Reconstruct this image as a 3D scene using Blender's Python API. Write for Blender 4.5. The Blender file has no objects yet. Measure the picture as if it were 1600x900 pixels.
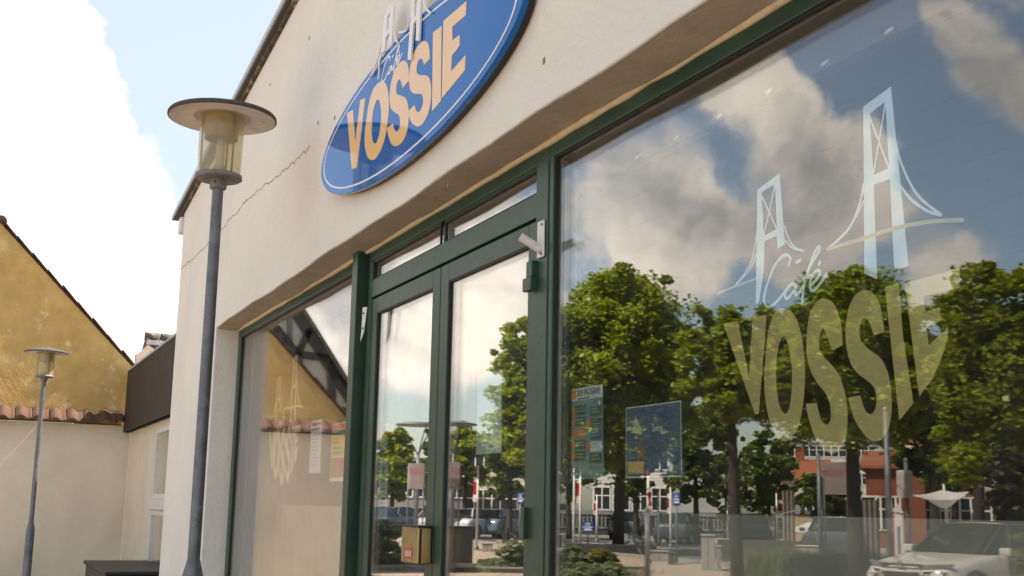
import bpy, bmesh, math, random
import numpy as np
from mathutils import Vector, Matrix
random.seed(7); rng = np.random.default_rng(7)
S = bpy.context.scene
COL = S.collection
rad = math.radians

# ------------------------------------------------------------------ camera
FPX, YAW, PIT, ROL = 1872.0, rad(24.08), rad(10.36), rad(1.13)
CAM = np.array([0, 0, 1.6])
_h = np.array([-math.cos(YAW), math.sin(YAW), 0]); _r = np.array([math.sin(YAW), math.cos(YAW), 0]); _u = np.array([0, 0, 1.0])
_f = _h*math.cos(PIT) + _u*math.sin(PIT); _up = -_h*math.sin(PIT) + _u*math.cos(PIT)
cR = _r*math.cos(ROL) + _up*math.sin(ROL); cU = -_r*math.sin(ROL) + _up*math.cos(ROL); cF = _f
cam = bpy.data.cameras.new('camera'); co = bpy.data.objects.new('camera', cam); COL.objects.link(co)
M = Matrix.Identity(4)
for i in range(3):
    M[i][0], M[i][1], M[i][2], M[i][3] = cR[i], cU[i], -cF[i], CAM[i]
co.matrix_world = M
cam.sensor_width = 36; cam.lens = 36*FPX/1600; cam.clip_end = 2000; cam.clip_start = .05
S.camera = co

# ------------------------------------------------------------------ light, exposure
SUN_EL, SUN_AZ = rad(52), rad(4)          # the sun stands behind the cafe (+Y), a touch towards +X
sd = Vector((math.sin(SUN_AZ)*math.cos(SUN_EL), math.cos(SUN_AZ)*math.cos(SUN_EL), math.sin(SUN_EL)))
sl = bpy.data.lights.new('sun', 'SUN'); sl.energy = 5.0; sl.angle = rad(.6); sl.color = (1, .93, .82)
so = bpy.data.objects.new('sun', sl); COL.objects.link(so)
so.rotation_euler = (-sd).to_track_quat('-Z', 'Y').to_euler()
S.view_settings.view_transform = 'Standard'; S.view_settings.look = 'None'; S.view_settings.gamma = 1
S.view_settings.use_curve_mapping = False
S.view_settings.exposure = 1.42
S.view_settings.use_white_balance = True; S.view_settings.white_balance_temperature = 7000; S.view_settings.white_balance_tint = 11
S.cycles.max_bounces = 10; S.cycles.transparent_max_bounces = 32; S.cycles.glossy_bounces = 6; S.cycles.diffuse_bounces = 4
S.cycles.use_denoising = True; S.cycles.sample_clamp_indirect = 6

# ------------------------------------------------------------------ point helpers (photograph pixel -> place)
def ray(x, y):
    d = (x-800)*cR + (450-y)*cU + FPX*cF
    return d/np.linalg.norm(d)
def onY(x, y, Y): d = ray(x, y); return CAM + d*(Y/d[1])
def onX(x, y, X): d = ray(x, y); return CAM + d*(X/d[0])
YW, YF, YG = 1.505, 1.665, 1.681            # wall face, window frame face, glass
MIR = np.array([0, 2*YG, 1.6])
def across(x, y, t):                       # a point across the street, t metres off, where the glass shows it
    d = ray(x, y)*np.array([1, -1, 1]); return MIR + d*(t/math.hypot(d[0], d[1]))
def acrossX(x, y, X): d = ray(x, y)*np.array([1, -1, 1]); return MIR + d*(X/d[0])
def base(x, t): p = across(x, 800, t); return Vector((p[0], p[1], 0))
def azim(x): d = ray(x, 800); return math.atan2(-d[1], d[0])   # heading (real) towards a thing across the street

# ------------------------------------------------------------------ world: Nishita sky with clouds
W = bpy.data.worlds.new('World'); S.world = W; W.use_nodes = True
nt = W.node_tree; nt.nodes.clear()
def N(t, typ, **kw):
    n = t.nodes.new(typ)
    for k, v in kw.items():
        if k.startswith('_'): setattr(n, k[1:], v)
        else: n.inputs[k.replace('__', ' ')].default_value = v
    return n
def mathn(t, op, a, b=None, clamp=False):
    n = t.nodes.new('ShaderNodeMath'); n.operation = op; n.use_clamp = clamp
    for i, v in enumerate((a, b)):
        if v is None: continue
        if isinstance(v, (int, float)): n.inputs[i].default_value = v
        else: t.links.new(v, n.inputs[i])
    return n.outputs[0]
def build_world():
    L = nt.links.new
    out = nt.nodes.new('ShaderNodeOutputWorld'); bg = nt.nodes.new('ShaderNodeBackground'); bg.inputs[1].default_value = .11
    sky = nt.nodes.new('ShaderNodeTexSky'); sky.sky_type = 'NISHITA'; sky.sun_disc = False
    sky.sun_elevation = SUN_EL; sky.sun_rotation = math.atan2(sd.x, sd.y); sky.air_density = 1.1; sky.dust_density = 1.2; sky.ozone_density = 1.4
    tc = nt.nodes.new('ShaderNodeTexCoord')
    sep = nt.nodes.new('ShaderNodeSeparateXYZ'); L(tc.outputs['Generated'], sep.inputs[0])
    # domain warp
    nz = N(nt, 'ShaderNodeTexNoise', Scale=3.2, Detail=7.0, Roughness=.58); L(tc.outputs['Generated'], nz.inputs['Vector'])
    sub = N(nt, 'ShaderNodeVectorMath', _operation='SUBTRACT'); L(nz.outputs['Color'], sub.inputs[0]); sub.inputs[1].default_value = (.5, .5, .5)
    sc = N(nt, 'ShaderNodeVectorMath', _operation='SCALE'); sc.inputs['Scale'].default_value = .22; L(sub.outputs[0], sc.inputs[0])
    ad = N(nt, 'ShaderNodeVectorMath', _operation='ADD'); L(tc.outputs['Generated'], ad.inputs[0]); L(sc.outputs[0], ad.inputs[1])
    nm = N(nt, 'ShaderNodeVectorMath', _operation='NORMALIZE'); L(ad.outputs[0], nm.inputs[0])
    fb = N(nt, 'ShaderNodeTexNoise', Scale=5.2, Detail=12.0, Roughness=.62); fb.inputs['Distortion'].default_value = .35
    L(ad.outputs[0], fb.inputs['Vector'])
    dens = mathn(nt, 'MULTIPLY', mathn(nt, 'SUBTRACT', fb.outputs[0], .5), 2.9)
    def blob(d, r, amp):
        nonlocal dens
        dt = N(nt, 'ShaderNodeVectorMath', _operation='DOT_PRODUCT'); L(nm.outputs[0], dt.inputs[0]); dt.inputs[1].default_value = d
        mr = N(nt, 'ShaderNodeMapRange'); mr.interpolation_type = 'SMOOTHSTEP'
        mr.inputs['From Min'].default_value = math.cos(rad(r)); mr.inputs['From Max'].default_value = math.cos(rad(r*.35))
        mr.inputs['To Min'].default_value = 0; mr.inputs['To Max'].default_value = amp
        L(dt.outputs['Value'], mr.inputs[0]); dens = mathn(nt, 'ADD', dens, mr.outputs[0])
    def dr(x, y): return tuple(ray(x, y))
    def dm(x, y): return tuple(ray(x, y)*np.array([1, -1, 1]))
    for x, y, r, a in CLOUDS_DIRECT: blob(dr(x, y), r, a)
    for x, y, r, a in CLOUDS_STREET: blob(dm(x, y), r, a)
    cov = N(nt, 'ShaderNodeMapRange'); cov.interpolation_type = 'SMOOTHSTEP'
    cov.inputs['From Min'].default_value = .04; cov.inputs['From Max'].default_value = .60; L(dens, cov.inputs[0])
    # cloud shade: thick hearts greyer, tops bright
    n2 = N(nt, 'ShaderNodeTexNoise', Scale=8.0, Detail=9.0, Roughness=.6); L(ad.outputs[0], n2.inputs['Vector'])
    ramp = nt.nodes.new('ShaderNodeValToRGB'); L(n2.outputs[0], ramp.inputs[0])
    e = ramp.color_ramp.elements
    e[0].position = .38; e[0].color = (3.9, 3.9, 4.0, 1); e[1].position = .62; e[1].color = (8.8, 8.2, 7.5, 1)
    # clouds nearer the sun glow
    ds = N(nt, 'ShaderNodeVectorMath', _operation='DOT_PRODUCT'); L(tc.outputs['Generated'], ds.inputs[0]); ds.inputs[1].default_value = tuple(sd)
    g = N(nt, 'ShaderNodeMapRange'); g.inputs['From Min'].default_value = -.2; g.inputs['From Max'].default_value = .75
    g.inputs['To Min'].default_value = .95; g.inputs['To Max'].default_value = .74; L(ds.outputs['Value'], g.inputs[0])
    cs = N(nt, 'ShaderNodeVectorMath', _operation='SCALE'); L(ramp.outputs[0], cs.inputs[0]); L(g.outputs[0], cs.inputs['Scale'])
    # thin high veil that whitens the sky on the sun's side
    vn = N(nt, 'ShaderNodeTexNoise', Scale=1.7, Detail=5.0); L(tc.outputs['Generated'], vn.inputs['Vector'])
    vg = N(nt, 'ShaderNodeMapRange'); vg.inputs['From Min'].default_value = -.35; vg.inputs['From Max'].default_value = .45; vg.inputs['To Min'].default_value = .06; vg.inputs['To Max'].default_value = .92; L(ds.outputs['Value'], vg.inputs[0])
    vf = mathn(nt, 'MULTIPLY', vg.outputs[0], mathn(nt, 'ADD', vn.outputs[0], .45), True)
    vm = nt.nodes.new('ShaderNodeMix'); vm.data_type = 'RGBA'; L(vf, vm.inputs[0]); L(sky.outputs[0], vm.inputs[6]); vm.inputs[7].default_value = (2.75, 3.15, 3.75, 1)
    mx = nt.nodes.new('ShaderNodeMix'); mx.data_type = 'RGBA'
    L(cov.outputs[0], mx.inputs[0]); L(vm.outputs[2], mx.inputs[6]); L(cs.outputs[0], mx.inputs[7])
    L(mx.outputs[2], bg.inputs[0]); L(bg.outputs[0], out.inputs[0])
# x, y of the photograph, radius in degrees, weight
CLOUDS_DIRECT = [(60, 200, 7, .55), (150, 235, 4, .35), (20, 60, 5, .35), (120, 450, 7, .6), (230, 470, 4, .45), (40, 330, 5, .4),
                 (330, 60, 6, -.7), (250, 40, 5, -.5), (300, 200, 3, -.5), (430, -100, 8, -.4)]
CLOUDS_STREET = [(970, 335, 5, .42), (1120, 330, 5, .55), (1230, 300, 5, .4), (1030, 400, 3, .3), (1480, 95, 3.2, .75), (1590, 190, 3.4, .8),
                 (1240, 170, 3.5, .25), (1450, 400, 3.5, .4), (740, 480, 6, .6), (620, 520, 6, .6), (500, 500, 6, .5), (1110, 150, 3, .5),
                 (1350, 120, 4, -.6), (1460, 250, 5, -.75), (1090, 250, 2.6, -.35), (1200, 110, 3, -.45), (950, 240, 4, -.12), (1110, 235, 2.6, -.35), (1560, 350, 4, -.7), (1100, 440, 3, -.5), (1500, 30, 4, -.1), (640, -60, 9, -.7), (800, 60, 6, -.4)]
build_world()

# ------------------------------------------------------------------ materials
MATS = {}
def mat(name, col, rough=.7, metal=0, var=.0, vscale=3, bump=0, bscale=60, col2=None, stain=None, spec=None, island=0, trans=0, coat=0, streak=None, detail=6):
    if name in MATS: return MATS[name]
    m = bpy.data.materials.new(name); m.use_nodes = True; t = m.node_tree; L = t.links.new
    b = t.nodes['Principled BSDF']; b.inputs['Roughness'].default_value = rough; b.inputs['Metallic'].default_value = metal
    if spec is not None: b.inputs['Specular IOR Level'].default_value = spec
    if coat: b.inputs['Coat Weight'].default_value = coat; b.inputs['Coat Roughness'].default_value = .04
    c = (*col, 1)
    b.inputs['Base Color'].default_value = c
    tc = t.nodes.new('ShaderNodeTexCoord'); P = tc.outputs['Object']
    cur = None
    def rgb(v):
        n = t.nodes.new('ShaderNodeRGB'); n.outputs[0].default_value = (*v, 1); return n.outputs[0]
    def mix(fac, a, bb):
        n = t.nodes.new('ShaderNodeMix'); n.data_type = 'RGBA'; L(fac, n.inputs[0]); L(a, n.inputs[6]); L(bb, n.inputs[7]); return n.outputs[2]
    if var or col2:
        n = N(t, 'ShaderNodeTexNoise', Scale=vscale, Detail=float(detail), Roughness=.62); L(P, n.inputs['Vector'])
        mr = N(t, 'ShaderNodeMapRange'); mr.inputs['From Min'].default_value = .35; mr.inputs['From Max'].default_value = .65; L(n.outputs[0], mr.inputs[0])
        c2 = col2 or tuple(max(0, v*(1-var)) for v in col)
        cur = mix(mr.outputs[0], rgb(col), rgb(c2))
    if stain:                                             # (colour, scale, threshold, softness)
        for sc_, ss, th, sf in stain:
            n = N(t, 'ShaderNodeTexNoise', Scale=ss, Detail=9.0, Roughness=.68); L(P, n.inputs['Vector'])
            mr = N(t, 'ShaderNodeMapRange'); mr.inputs['From Min'].default_value = th; mr.inputs['From Max'].default_value = th+sf; L(n.outputs[0], mr.inputs[0])
            cur = mix(mr.outputs[0], cur or rgb(col), rgb(sc_))
    if streak:                                            # vertical rain streaks (colour, density scale, threshold, softness)
        mp = t.nodes.new('ShaderNodeMapping'); L(P, mp.inputs[0]); mp.inputs['Scale'].default_value = (streak[1], streak[1], .35)
        n = N(t, 'ShaderNodeTexNoise', Scale=1.0, Detail=7.0, Roughness=.6); L(mp.outputs[0], n.inputs['Vector'])
        mr = N(t, 'ShaderNodeMapRange'); mr.inputs['From Min'].default_value = streak[2]; mr.inputs['From Max'].default_value = streak[2]+streak[3]; mr.inputs['To Max'].default_value = .7; L(n.outputs[0], mr.inputs[0])
        cur = mix(mr.outputs[0], cur or rgb(col), rgb(streak[0]))
    if island:
        g = t.nodes.new('ShaderNodeNewGeometry'); hs = t.nodes.new('ShaderNodeHueSaturation')
        mr = N(t, 'ShaderNodeMapRange'); mr.inputs['To Min'].default_value = 1-island; mr.inputs['To Max'].default_value = 1+island
        L(g.outputs['Random Per Island'], mr.inputs[0]); L(mr.outputs[0], hs.inputs['Value'])
        mr2 = N(t, 'ShaderNodeMapRange'); mr2.inputs['To Min'].default_value = .475; mr2.inputs['To Max'].default_value = .52
        L(g.outputs['Random Per Island'], mr2.inputs[0]); L(mr2.outputs[0], hs.inputs['Hue'])
        L(cur or rgb(col), hs.inputs['Color']); cur = hs.outputs[0]
    if cur is not None: L(cur, b.inputs['Base Color'])
    if bump:
        n = N(t, 'ShaderNodeTexNoise', Scale=bscale, Detail=8.0, Roughness=.6); L(P, n.inputs['Vector'])
        n3 = N(t, 'ShaderNodeTexNoise', Scale=bscale*.12, Detail=3.0); L(P, n3.inputs['Vector'])
        s = mathn(t, 'ADD', n.outputs[0], mathn(t, 'MULTIPLY', n3.outputs[0], 2.0))
        bp = t.nodes.new('ShaderNodeBump'); bp.inputs['Strength'].default_value = bump; bp.inputs['Distance'].default_value = .01
        L(s, bp.inputs['Height']); L(bp.outputs[0], b.inputs['Normal'])
    if trans:
        tr = t.nodes.new('ShaderNodeBsdfTranslucent'); ms = t.nodes.new('ShaderNodeMixShader'); ms.inputs[0].default_value = trans
        if cur is not None: L(cur, tr.inputs[0])
        else: tr.inputs[0].default_value = c
        L(b.outputs[0], ms.inputs[1]); L(tr.outputs[0], ms.inputs[2]); L(ms.outputs[0], t.nodes['Material Output'].inputs[0])
    MATS[name] = m; return m

def glass(name, tint=(.96, .98, .97), boost=1.0, wav=.0, milky=0, dust=0):
    if name in MATS: return MATS[name]
    m = bpy.data.materials.new(name); m.use_nodes = True; t = m.node_tree; L = t.links.new; t.nodes.remove(t.nodes['Principled BSDF'])
    g = t.nodes.new('ShaderNodeNewGeometry'); dt = N(t, 'ShaderNodeVectorMath', _operation='DOT_PRODUCT')
    L(g.outputs['Incoming'], dt.inputs[0]); L(g.outputs['Normal'], dt.inputs[1])
    c = mathn(t, 'ABSOLUTE', dt.outputs['Value']); p = mathn(t, 'POWER', mathn(t, 'SUBTRACT', 1.0, c), 5.0)
    f = mathn(t, 'ADD', mathn(t, 'MULTIPLY', p, .956), .044); f = mathn(t, 'MULTIPLY', f, boost, True)
    gl = t.nodes.new('ShaderNodeBsdfGlossy'); gl.inputs['Roughness'].default_value = 0; gl.inputs[0].default_value = (1, 1, 1, 1)
    tr = t.nodes.new('ShaderNodeBsdfTransparent'); tr.inputs[0].default_value = (*tint, 1)
    if wav:
        tc = t.nodes.new('ShaderNodeTexCoord'); n = N(t, 'ShaderNodeTexNoise', Scale=1.6, Detail=2.0); L(tc.outputs['Object'], n.inputs['Vector'])
        bp = t.nodes.new('ShaderNodeBump'); bp.inputs['Strength'].default_value = wav; bp.inputs['Distance'].default_value = .01; L(n.outputs[0], bp.inputs['Height']); L(bp.outputs[0], gl.inputs['Normal'])
    ms = t.nodes.new('ShaderNodeMixShader'); L(f, ms.inputs[0]); L(tr.outputs[0], ms.inputs[1]); L(gl.outputs[0], ms.inputs[2])
    out_ = ms.outputs[0]
    if milky or dust:
        df = t.nodes.new('ShaderNodeBsdfDiffuse'); df.inputs[0].default_value = (*((.72, .64, .47) if milky else (.6, .58, .52)), 1); tl = t.nodes.new('ShaderNodeBsdfTranslucent'); tl.inputs[0].default_value = df.inputs[0].default_value
        m1 = t.nodes.new('ShaderNodeMixShader'); m1.inputs[0].default_value = .5; L(df.outputs[0], m1.inputs[1]); L(tl.outputs[0], m1.inputs[2])
        tc = t.nodes.new('ShaderNodeTexCoord'); mp = t.nodes.new('ShaderNodeMapping'); L(tc.outputs['Object'], mp.inputs[0]); mp.inputs['Scale'].default_value = (9, 9, 2.2)
        n = N(t, 'ShaderNodeTexNoise', Scale=1.0, Detail=8.0, Roughness=.7); L(mp.outputs[0], n.inputs['Vector'])
        mr = N(t, 'ShaderNodeMapRange'); mr.inputs['From Min'].default_value = .4; mr.inputs['From Max'].default_value = .75; mr.inputs['To Min'].default_value = milky*.7; mr.inputs['To Max'].default_value = milky*1.3+dust; L(n.outputs[0], mr.inputs[0])
        m2 = t.nodes.new('ShaderNodeMixShader'); L(mr.outputs[0], m2.inputs[0]); L(out_, m2.inputs[1]); L(m1.outputs[0], m2.inputs[2]); out_ = m2.outputs[0]
    L(out_, t.nodes['Material Output'].inputs[0]); MATS[name] = m; return m

# ------------------------------------------------------------------ mesh helpers
class MB:
    def __init__(s): s.v = []; s.f = []; s.sm = []
    def add(s, v, f, smooth=False):
        o = len(s.v); s.v += [tuple(map(float, p)) for p in v]; s.f += [tuple(i+o for i in q) for q in f]; s.sm += [smooth]*len(f); return s
    def box(s, a, b):
        x0, x1 = sorted((a[0], b[0])); y0, y1 = sorted((a[1], b[1])); z0, z1 = sorted((a[2], b[2]))
        v = [(x0, y0, z0), (x1, y0, z0), (x1, y1, z0), (x0, y1, z0), (x0, y0, z1), (x1, y0, z1), (x1, y1, z1), (x0, y1, z1)]
        return s.add(v, [(0, 3, 2, 1), (4, 5, 6, 7), (0, 1, 5, 4), (1, 2, 6, 5), (2, 3, 7, 6), (3, 0, 4, 7)])
    def obox(s, c, ax, ay, az):                           # centre and three half-axis vectors
        c, ax, ay, az = map(Vector, (c, ax, ay, az)); v = [c+i*ax+j*ay+k*az for k in (-1, 1) for i, j in ((-1, -1), (1, -1), (1, 1), (-1, 1))]
        return s.add(v, [(0, 3, 2, 1), (4, 5, 6, 7), (0, 1, 5, 4), (1, 2, 6, 5), (2, 3, 7, 6), (3, 0, 4, 7)])
    def bar(s, p, q, w, h, up=(0, 0, 1)):                 # beam from p to q
        p, q = Vector(p), Vector(q); d = q-p; n = d.normalized(); sd_ = n.cross(Vector(up))
        if sd_.length < 1e-4: sd_ = n.cross(Vector((1, 0, 0)))
        sd_.normalize(); uu = sd_.cross(n)
        return s.obox((p+q)/2, d/2, sd_*w/2, uu*h/2)
    def tube(s, pts, r, n=12, cap=True):
        pts = [Vector(p) for p in pts]; r = r if isinstance(r, (list, tuple)) else [r]*len(pts); v = []; f = []
        ref = None
        for i, p in enumerate(pts):
            d = (pts[min(i+1, len(pts)-1)]-pts[max(i-1, 0)]).normalized()
            if ref is None: ref = d.cross(Vector((0, 0, 1)) if abs(d.z) < .9 else Vector((1, 0, 0))).normalized()
            ref = (ref-d*ref.dot(d)).normalized(); b = d.cross(ref)
            v += [p+(ref*math.cos(2*math.pi*k/n)+b*math.sin(2*math.pi*k/n))*r[i] for k in range(n)]
        for i in range(len(pts)-1):
            f += [(i*n+k, i*n+(k+1) % n, (i+1)*n+(k+1) % n, (i+1)*n+k) for k in range(n)]
        s.add(v, f, True)
        if cap:
            o = len(s.v)-len(v); s.f += [tuple(o+k for k in range(n))[::-1], tuple(o+(len(pts)-1)*n+k for k in range(n))]; s.sm += [False, False]
        return s
    def lathe(s, prof, c=(0, 0, 0), n=32, smooth=True):   # profile (r, z), closed or open
        v = []; f = []
        for r, z in prof: v += [(c[0]+r*math.cos(2*math.pi*k/n), c[1]+r*math.sin(2*math.pi*k/n), c[2]+z) for k in range(n)]
        for i in range(len(prof)-1): f += [(i*n+k, i*n+(k+1) % n, (i+1)*n+(k+1) % n, (i+1)*n+k) for k in range(n)]
        return s.add(v, f, smooth)
    def prism(s, poly, off):                              # planar polygon extruded by vector off
        poly = [Vector(p) for p in poly]; o = Vector(off); n = len(poly); v = poly+[p+o for p in poly]
        return s.add(v, [tuple(range(n))[::-1], tuple(range(n, 2*n))]+[(i, (i+1) % n, n+(i+1) % n, n+i) for i in range(n)])
    def grid(s, fn, nu, nv, smooth=True):
        v = [fn(i/nu, j/nv) for j in range(nv+1) for i in range(nu+1)]
        return s.add(v, [(j*(nu+1)+i, j*(nu+1)+i+1, (j+1)*(nu+1)+i+1, (j+1)*(nu+1)+i) for j in range(nv) for i in range(nu)], smooth)
    def build(s, name, m=None, parent=None, bevel=0, loc=None, recalc=True, kind=None, subsurf=0):
        me = bpy.data.meshes.new(name)
        if loc is not None: vv = [(p[0]-loc[0], p[1]-loc[1], p[2]-loc[2]) for p in s.v]
        else: vv = s.v
        me.from_pydata(vv, [], s.f); me.update()
        me.polygons.foreach_set('use_smooth', s.sm)
        if recalc:
            bm = bmesh.new(); bm.from_mesh(me); bmesh.ops.recalc_face_normals(bm, faces=bm.faces); bm.to_mesh(me); bm.free()
        if m: me.materials.append(m)
        o = bpy.data.objects.new(name, me); COL.objects.link(o)
        if loc is not None: o.location = loc
        if parent:
            o.parent = parent
            if parent.type == 'EMPTY' and loc is None: o.matrix_parent_inverse = Matrix.Identity(4)
        if bevel:
            b = o.modifiers.new('bevel', 'BEVEL'); b.width = bevel; b.segments = 2; b.limit_method = 'ANGLE'
        if subsurf:
            b = o.modifiers.new('subsurf', 'SUBSURF'); b.levels = b.render_levels = subsurf
        if kind: o['kind'] = kind
        return o
def tag(o, label=None, cat=None, group=None, kind=None):
    if label: o['label'] = label
    if cat: o['category'] = cat
    if group: o['group'] = group
    if kind: o['kind'] = kind
    return o
def empty(name, label, cat, loc=(0, 0, 0), rz=0, group=None):
    o = bpy.data.objects.new(name, None); COL.objects.link(o); o.location = loc; o.rotation_euler.z = rz; o.empty_display_size = .2
    return tag(o, label, cat, group)
def copy_tree(o, parent=None):
    c = o.copy(); COL.objects.link(c)
    if parent: c.parent = parent
    for ch in [x for x in bpy.data.objects if x.parent == o]: copy_tree(ch, c)
    return c
def text(name, s, size, m, parent, loc, rot, align='LEFT', ext=.0004, sx=1):
    c = bpy.data.curves.new(name, 'FONT'); c.body = s; c.size = size; c.extrude = ext; c.align_x = align; c.materials.append(m); c.resolution_u = 3
    o = bpy.data.objects.new(name, c); COL.objects.link(o); o.parent = parent; o.location = loc; o.rotation_euler = rot; o.scale.x = sx
    return o

# ================================================================== MATERIAL SET
plaster = mat('cafe_plaster', (.80, .745, .66), .9, var=.07, vscale=1.1, bump=.6, bscale=45, stain=[((.72, .66, .57), 1.3, .58, .2), ((.60, .52, .41), 3.5, .70, .10)], streak=((.64, .58, .50), 2.2, .60, .2))
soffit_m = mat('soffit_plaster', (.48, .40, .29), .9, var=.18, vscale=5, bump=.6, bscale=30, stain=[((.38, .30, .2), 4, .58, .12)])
green = mat('green_paint', (.021, .064, .038), .40, var=.25, vscale=7, bump=.2, bscale=25, stain=[((.018, .042, .028), 3, .52, .2), ((.055, .065, .045), 9, .62, .12), ((.16, .18, .15), 45, .715, .03)])
rubber = mat('black_rubber', (.012, .012, .012), .6)
alu = mat('spacer_aluminium', (.45, .43, .42), .35, .8)
white_p = mat('white_paint_old', (.74, .71, .66), .55, var=.12, vscale=20, stain=[((.35, .28, .2), 30, .68, .05)])
zinc = mat('galvanised_steel', (.18, .19, .205), .5, .45, var=.35, vscale=9, bump=.25, bscale=50, stain=[((.33, .35, .38), 16, .6, .12), ((.09, .085, .08), 22, .63, .06)])
zinc2 = mat('weathered_zinc', (.24, .225, .215), .6, .3, var=.3, vscale=30, bump=.3, bscale=90, stain=[((.10, .09, .08), 40, .6, .08)])
lichen = mat('lichen_rim', (.10, .09, .075), .9, var=.5, vscale=60, bump=.5, bscale=120)
lamp_under = mat('lamp_underside_paint', (.72, .64, .56), .7, var=.22, vscale=9, stain=[((.22, .18, .14), 20, .62, .10)])
mirror_glass = glass('window_glass', (.985, .99, .985), 1.30, .0, dust=.022)
side_glass = glass('side_window_glass', (.985, .99, .985), .95, .0, dust=.03)
acryl = glass('yellowed_acrylic', (.97, .945, .85), .8, milky=.22)
yellow = mat('yellow_limewash', (.57, .37, .13), .93, bump=.9, bscale=18, var=.25, vscale=1.6, stain=[((.58, .42, .19), 1.5, .54, .12), ((.42, .24, .065), 1.1, .52, .2), ((.60, .48, .26), 2.7, .60, .05), ((.27, .18, .08), 6.5, .645, .06), ((.66, .56, .36), 7, .66, .03)])
oldwhite = mat('old_whitewash', (.74, .655, .51), .93, bump=.5, bscale=24, var=.12, vscale=1.3, stain=[((.64, .55, .42), 1.4, .54, .18), ((.45, .37, .25), 7, .69, .08)])
moss = mat('moss_stain', (.40, .35, .26), .95, var=.6, vscale=12, bump=.5, bscale=60)
tile_m = mat('old_red_pantile', (.125, .055, .030), .85, var=.5, vscale=4, bump=.5, bscale=30, stain=[((.075, .045, .035), 6, .50, .12), ((.36, .24, .17), 14, .68, .07)])
tile_dark = mat('lichened_tile', (.13, .11, .09), .85, var=.5, vscale=8, bump=.5, bscale=40, stain=[((.36, .33, .27), 9, .55, .1)])
fascia_m = mat('brown_metal_fascia', (.026, .020, .016), .65, var=.12, vscale=2, bump=.05, bscale=8)
darkbox = mat('black_plastic', (.018, .017, .016), .5, var=.3, vscale=6, stain=[((.09, .085, .075), 20, .62, .1)], bump=.2, bscale=60)
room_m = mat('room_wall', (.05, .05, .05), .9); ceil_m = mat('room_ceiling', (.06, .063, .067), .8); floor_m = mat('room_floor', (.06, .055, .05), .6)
def film(name, col, alpha):
    m = mat(name, col, .7, var=.04, vscale=4); m.node_tree.nodes['Principled BSDF'].inputs['Alpha'].default_value = alpha; return m
cream_film = film('cream_film', (.68, .59, .24), .45)
side_film = film('cream_film_dense', (.92, .80, .55), .95)
blue_film = film('pale_blue_film', (.66, .84, .90), .72)
roofzinc = mat('verge_zinc', (.52, .54, .56), .5, .2, var=.25, vscale=6)
rot_m = mat('rotten_verge_board', (.12, .09, .05), .9, var=.6, vscale=14, bump=.6, bscale=60, stain=[((.42, .34, .2), 12, .55, .08)])

# ================================================================== THE CAFE
cafe = empty('cafe_building', 'cream plastered cafe building with green framed shopfront and sloping gable verge', 'building')
XL, XR, ZS = -10.28, 2.6, 2.80             # left corner, right end, soffit height
OL = -8.43                                 # left edge of the shopfront opening
def verge(x): return 3.985+(x+10.6)*.116
w = MB()
n_ = 40
lip = [(x, YW, ZS+.0045*math.sin(x*3.1)+.003*math.sin(x*7.7+1)+random.uniform(-.0012, .0012)) for x in np.arange(OL, XR, .09)]
w.prism([(XL, YW, 0), (OL, YW, 0)]+lip+[(XR, YW, ZS), (XR, YW, verge(XR)), (XL, YW, verge(XL))], (0, .23, 0))
wall = w.build('wall', plaster, cafe, bevel=.006)
s = MB(); sx_ = np.arange(OL+.004, XR, .09)
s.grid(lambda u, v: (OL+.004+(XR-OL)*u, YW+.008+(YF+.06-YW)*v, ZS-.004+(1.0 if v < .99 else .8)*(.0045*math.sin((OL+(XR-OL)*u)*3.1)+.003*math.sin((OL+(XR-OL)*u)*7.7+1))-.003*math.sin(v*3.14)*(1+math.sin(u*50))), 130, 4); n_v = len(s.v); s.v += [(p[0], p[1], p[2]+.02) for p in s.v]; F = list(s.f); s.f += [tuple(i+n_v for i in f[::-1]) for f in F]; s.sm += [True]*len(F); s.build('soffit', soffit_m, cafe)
s = MB(); s.tube([(x, YF-.002+random.uniform(-.002, .002), ZS-.008+random.uniform(-.002, .002)) for x in np.arange(OL, XR, .12)], [.011+random.uniform(0, .004) for _ in np.arange(OL, XR, .12)], 6); s.build('soffit_light_strip', mat('cream_light_spill', (.74, .62, .42), .8, var=.15, vscale=30), cafe)  # cream tube stands in for light spilling where the soffit meets the frame
s = MB(); s.box((XL+.002, YW+.23, 0), (XL+.22, 9, verge(XL)-.02)); s.build('side_wall', plaster, cafe)
s = MB(); s.prism([(XL-.30, YW-.05, verge(XL-.3)+.03), (XR, YW-.05, verge(XR)+.03), (XR, YW-.05, verge(XR)+.10), (XL-.30, YW-.05, verge(XL-.3)+.10)], (0, 8, 0)); s.build('roof', mat('roof_felt', (.09, .09, .095), .8), cafe)
s = MB(); s.bar((XL-.32, YW-.055, verge(XL-.32)+.052), (XR, YW-.055, verge(XR)+.060), .012, .034); s.build('verge_flashing', roofzinc, cafe)
s = MB(); s.bar((XL-.02, YW-.012, verge(XL)+.010), (XR, YW-.012, verge(XR)+.010), .024, .028); s.build('verge_board', rot_m, cafe)
s = MB(); s.box((XL-.10, YW-.03, verge(XL)-.17), (XL-.0, 2.4, verge(XL)-.03)); s.build('gutter_end', white_p, cafe, bevel=.01)
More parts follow.
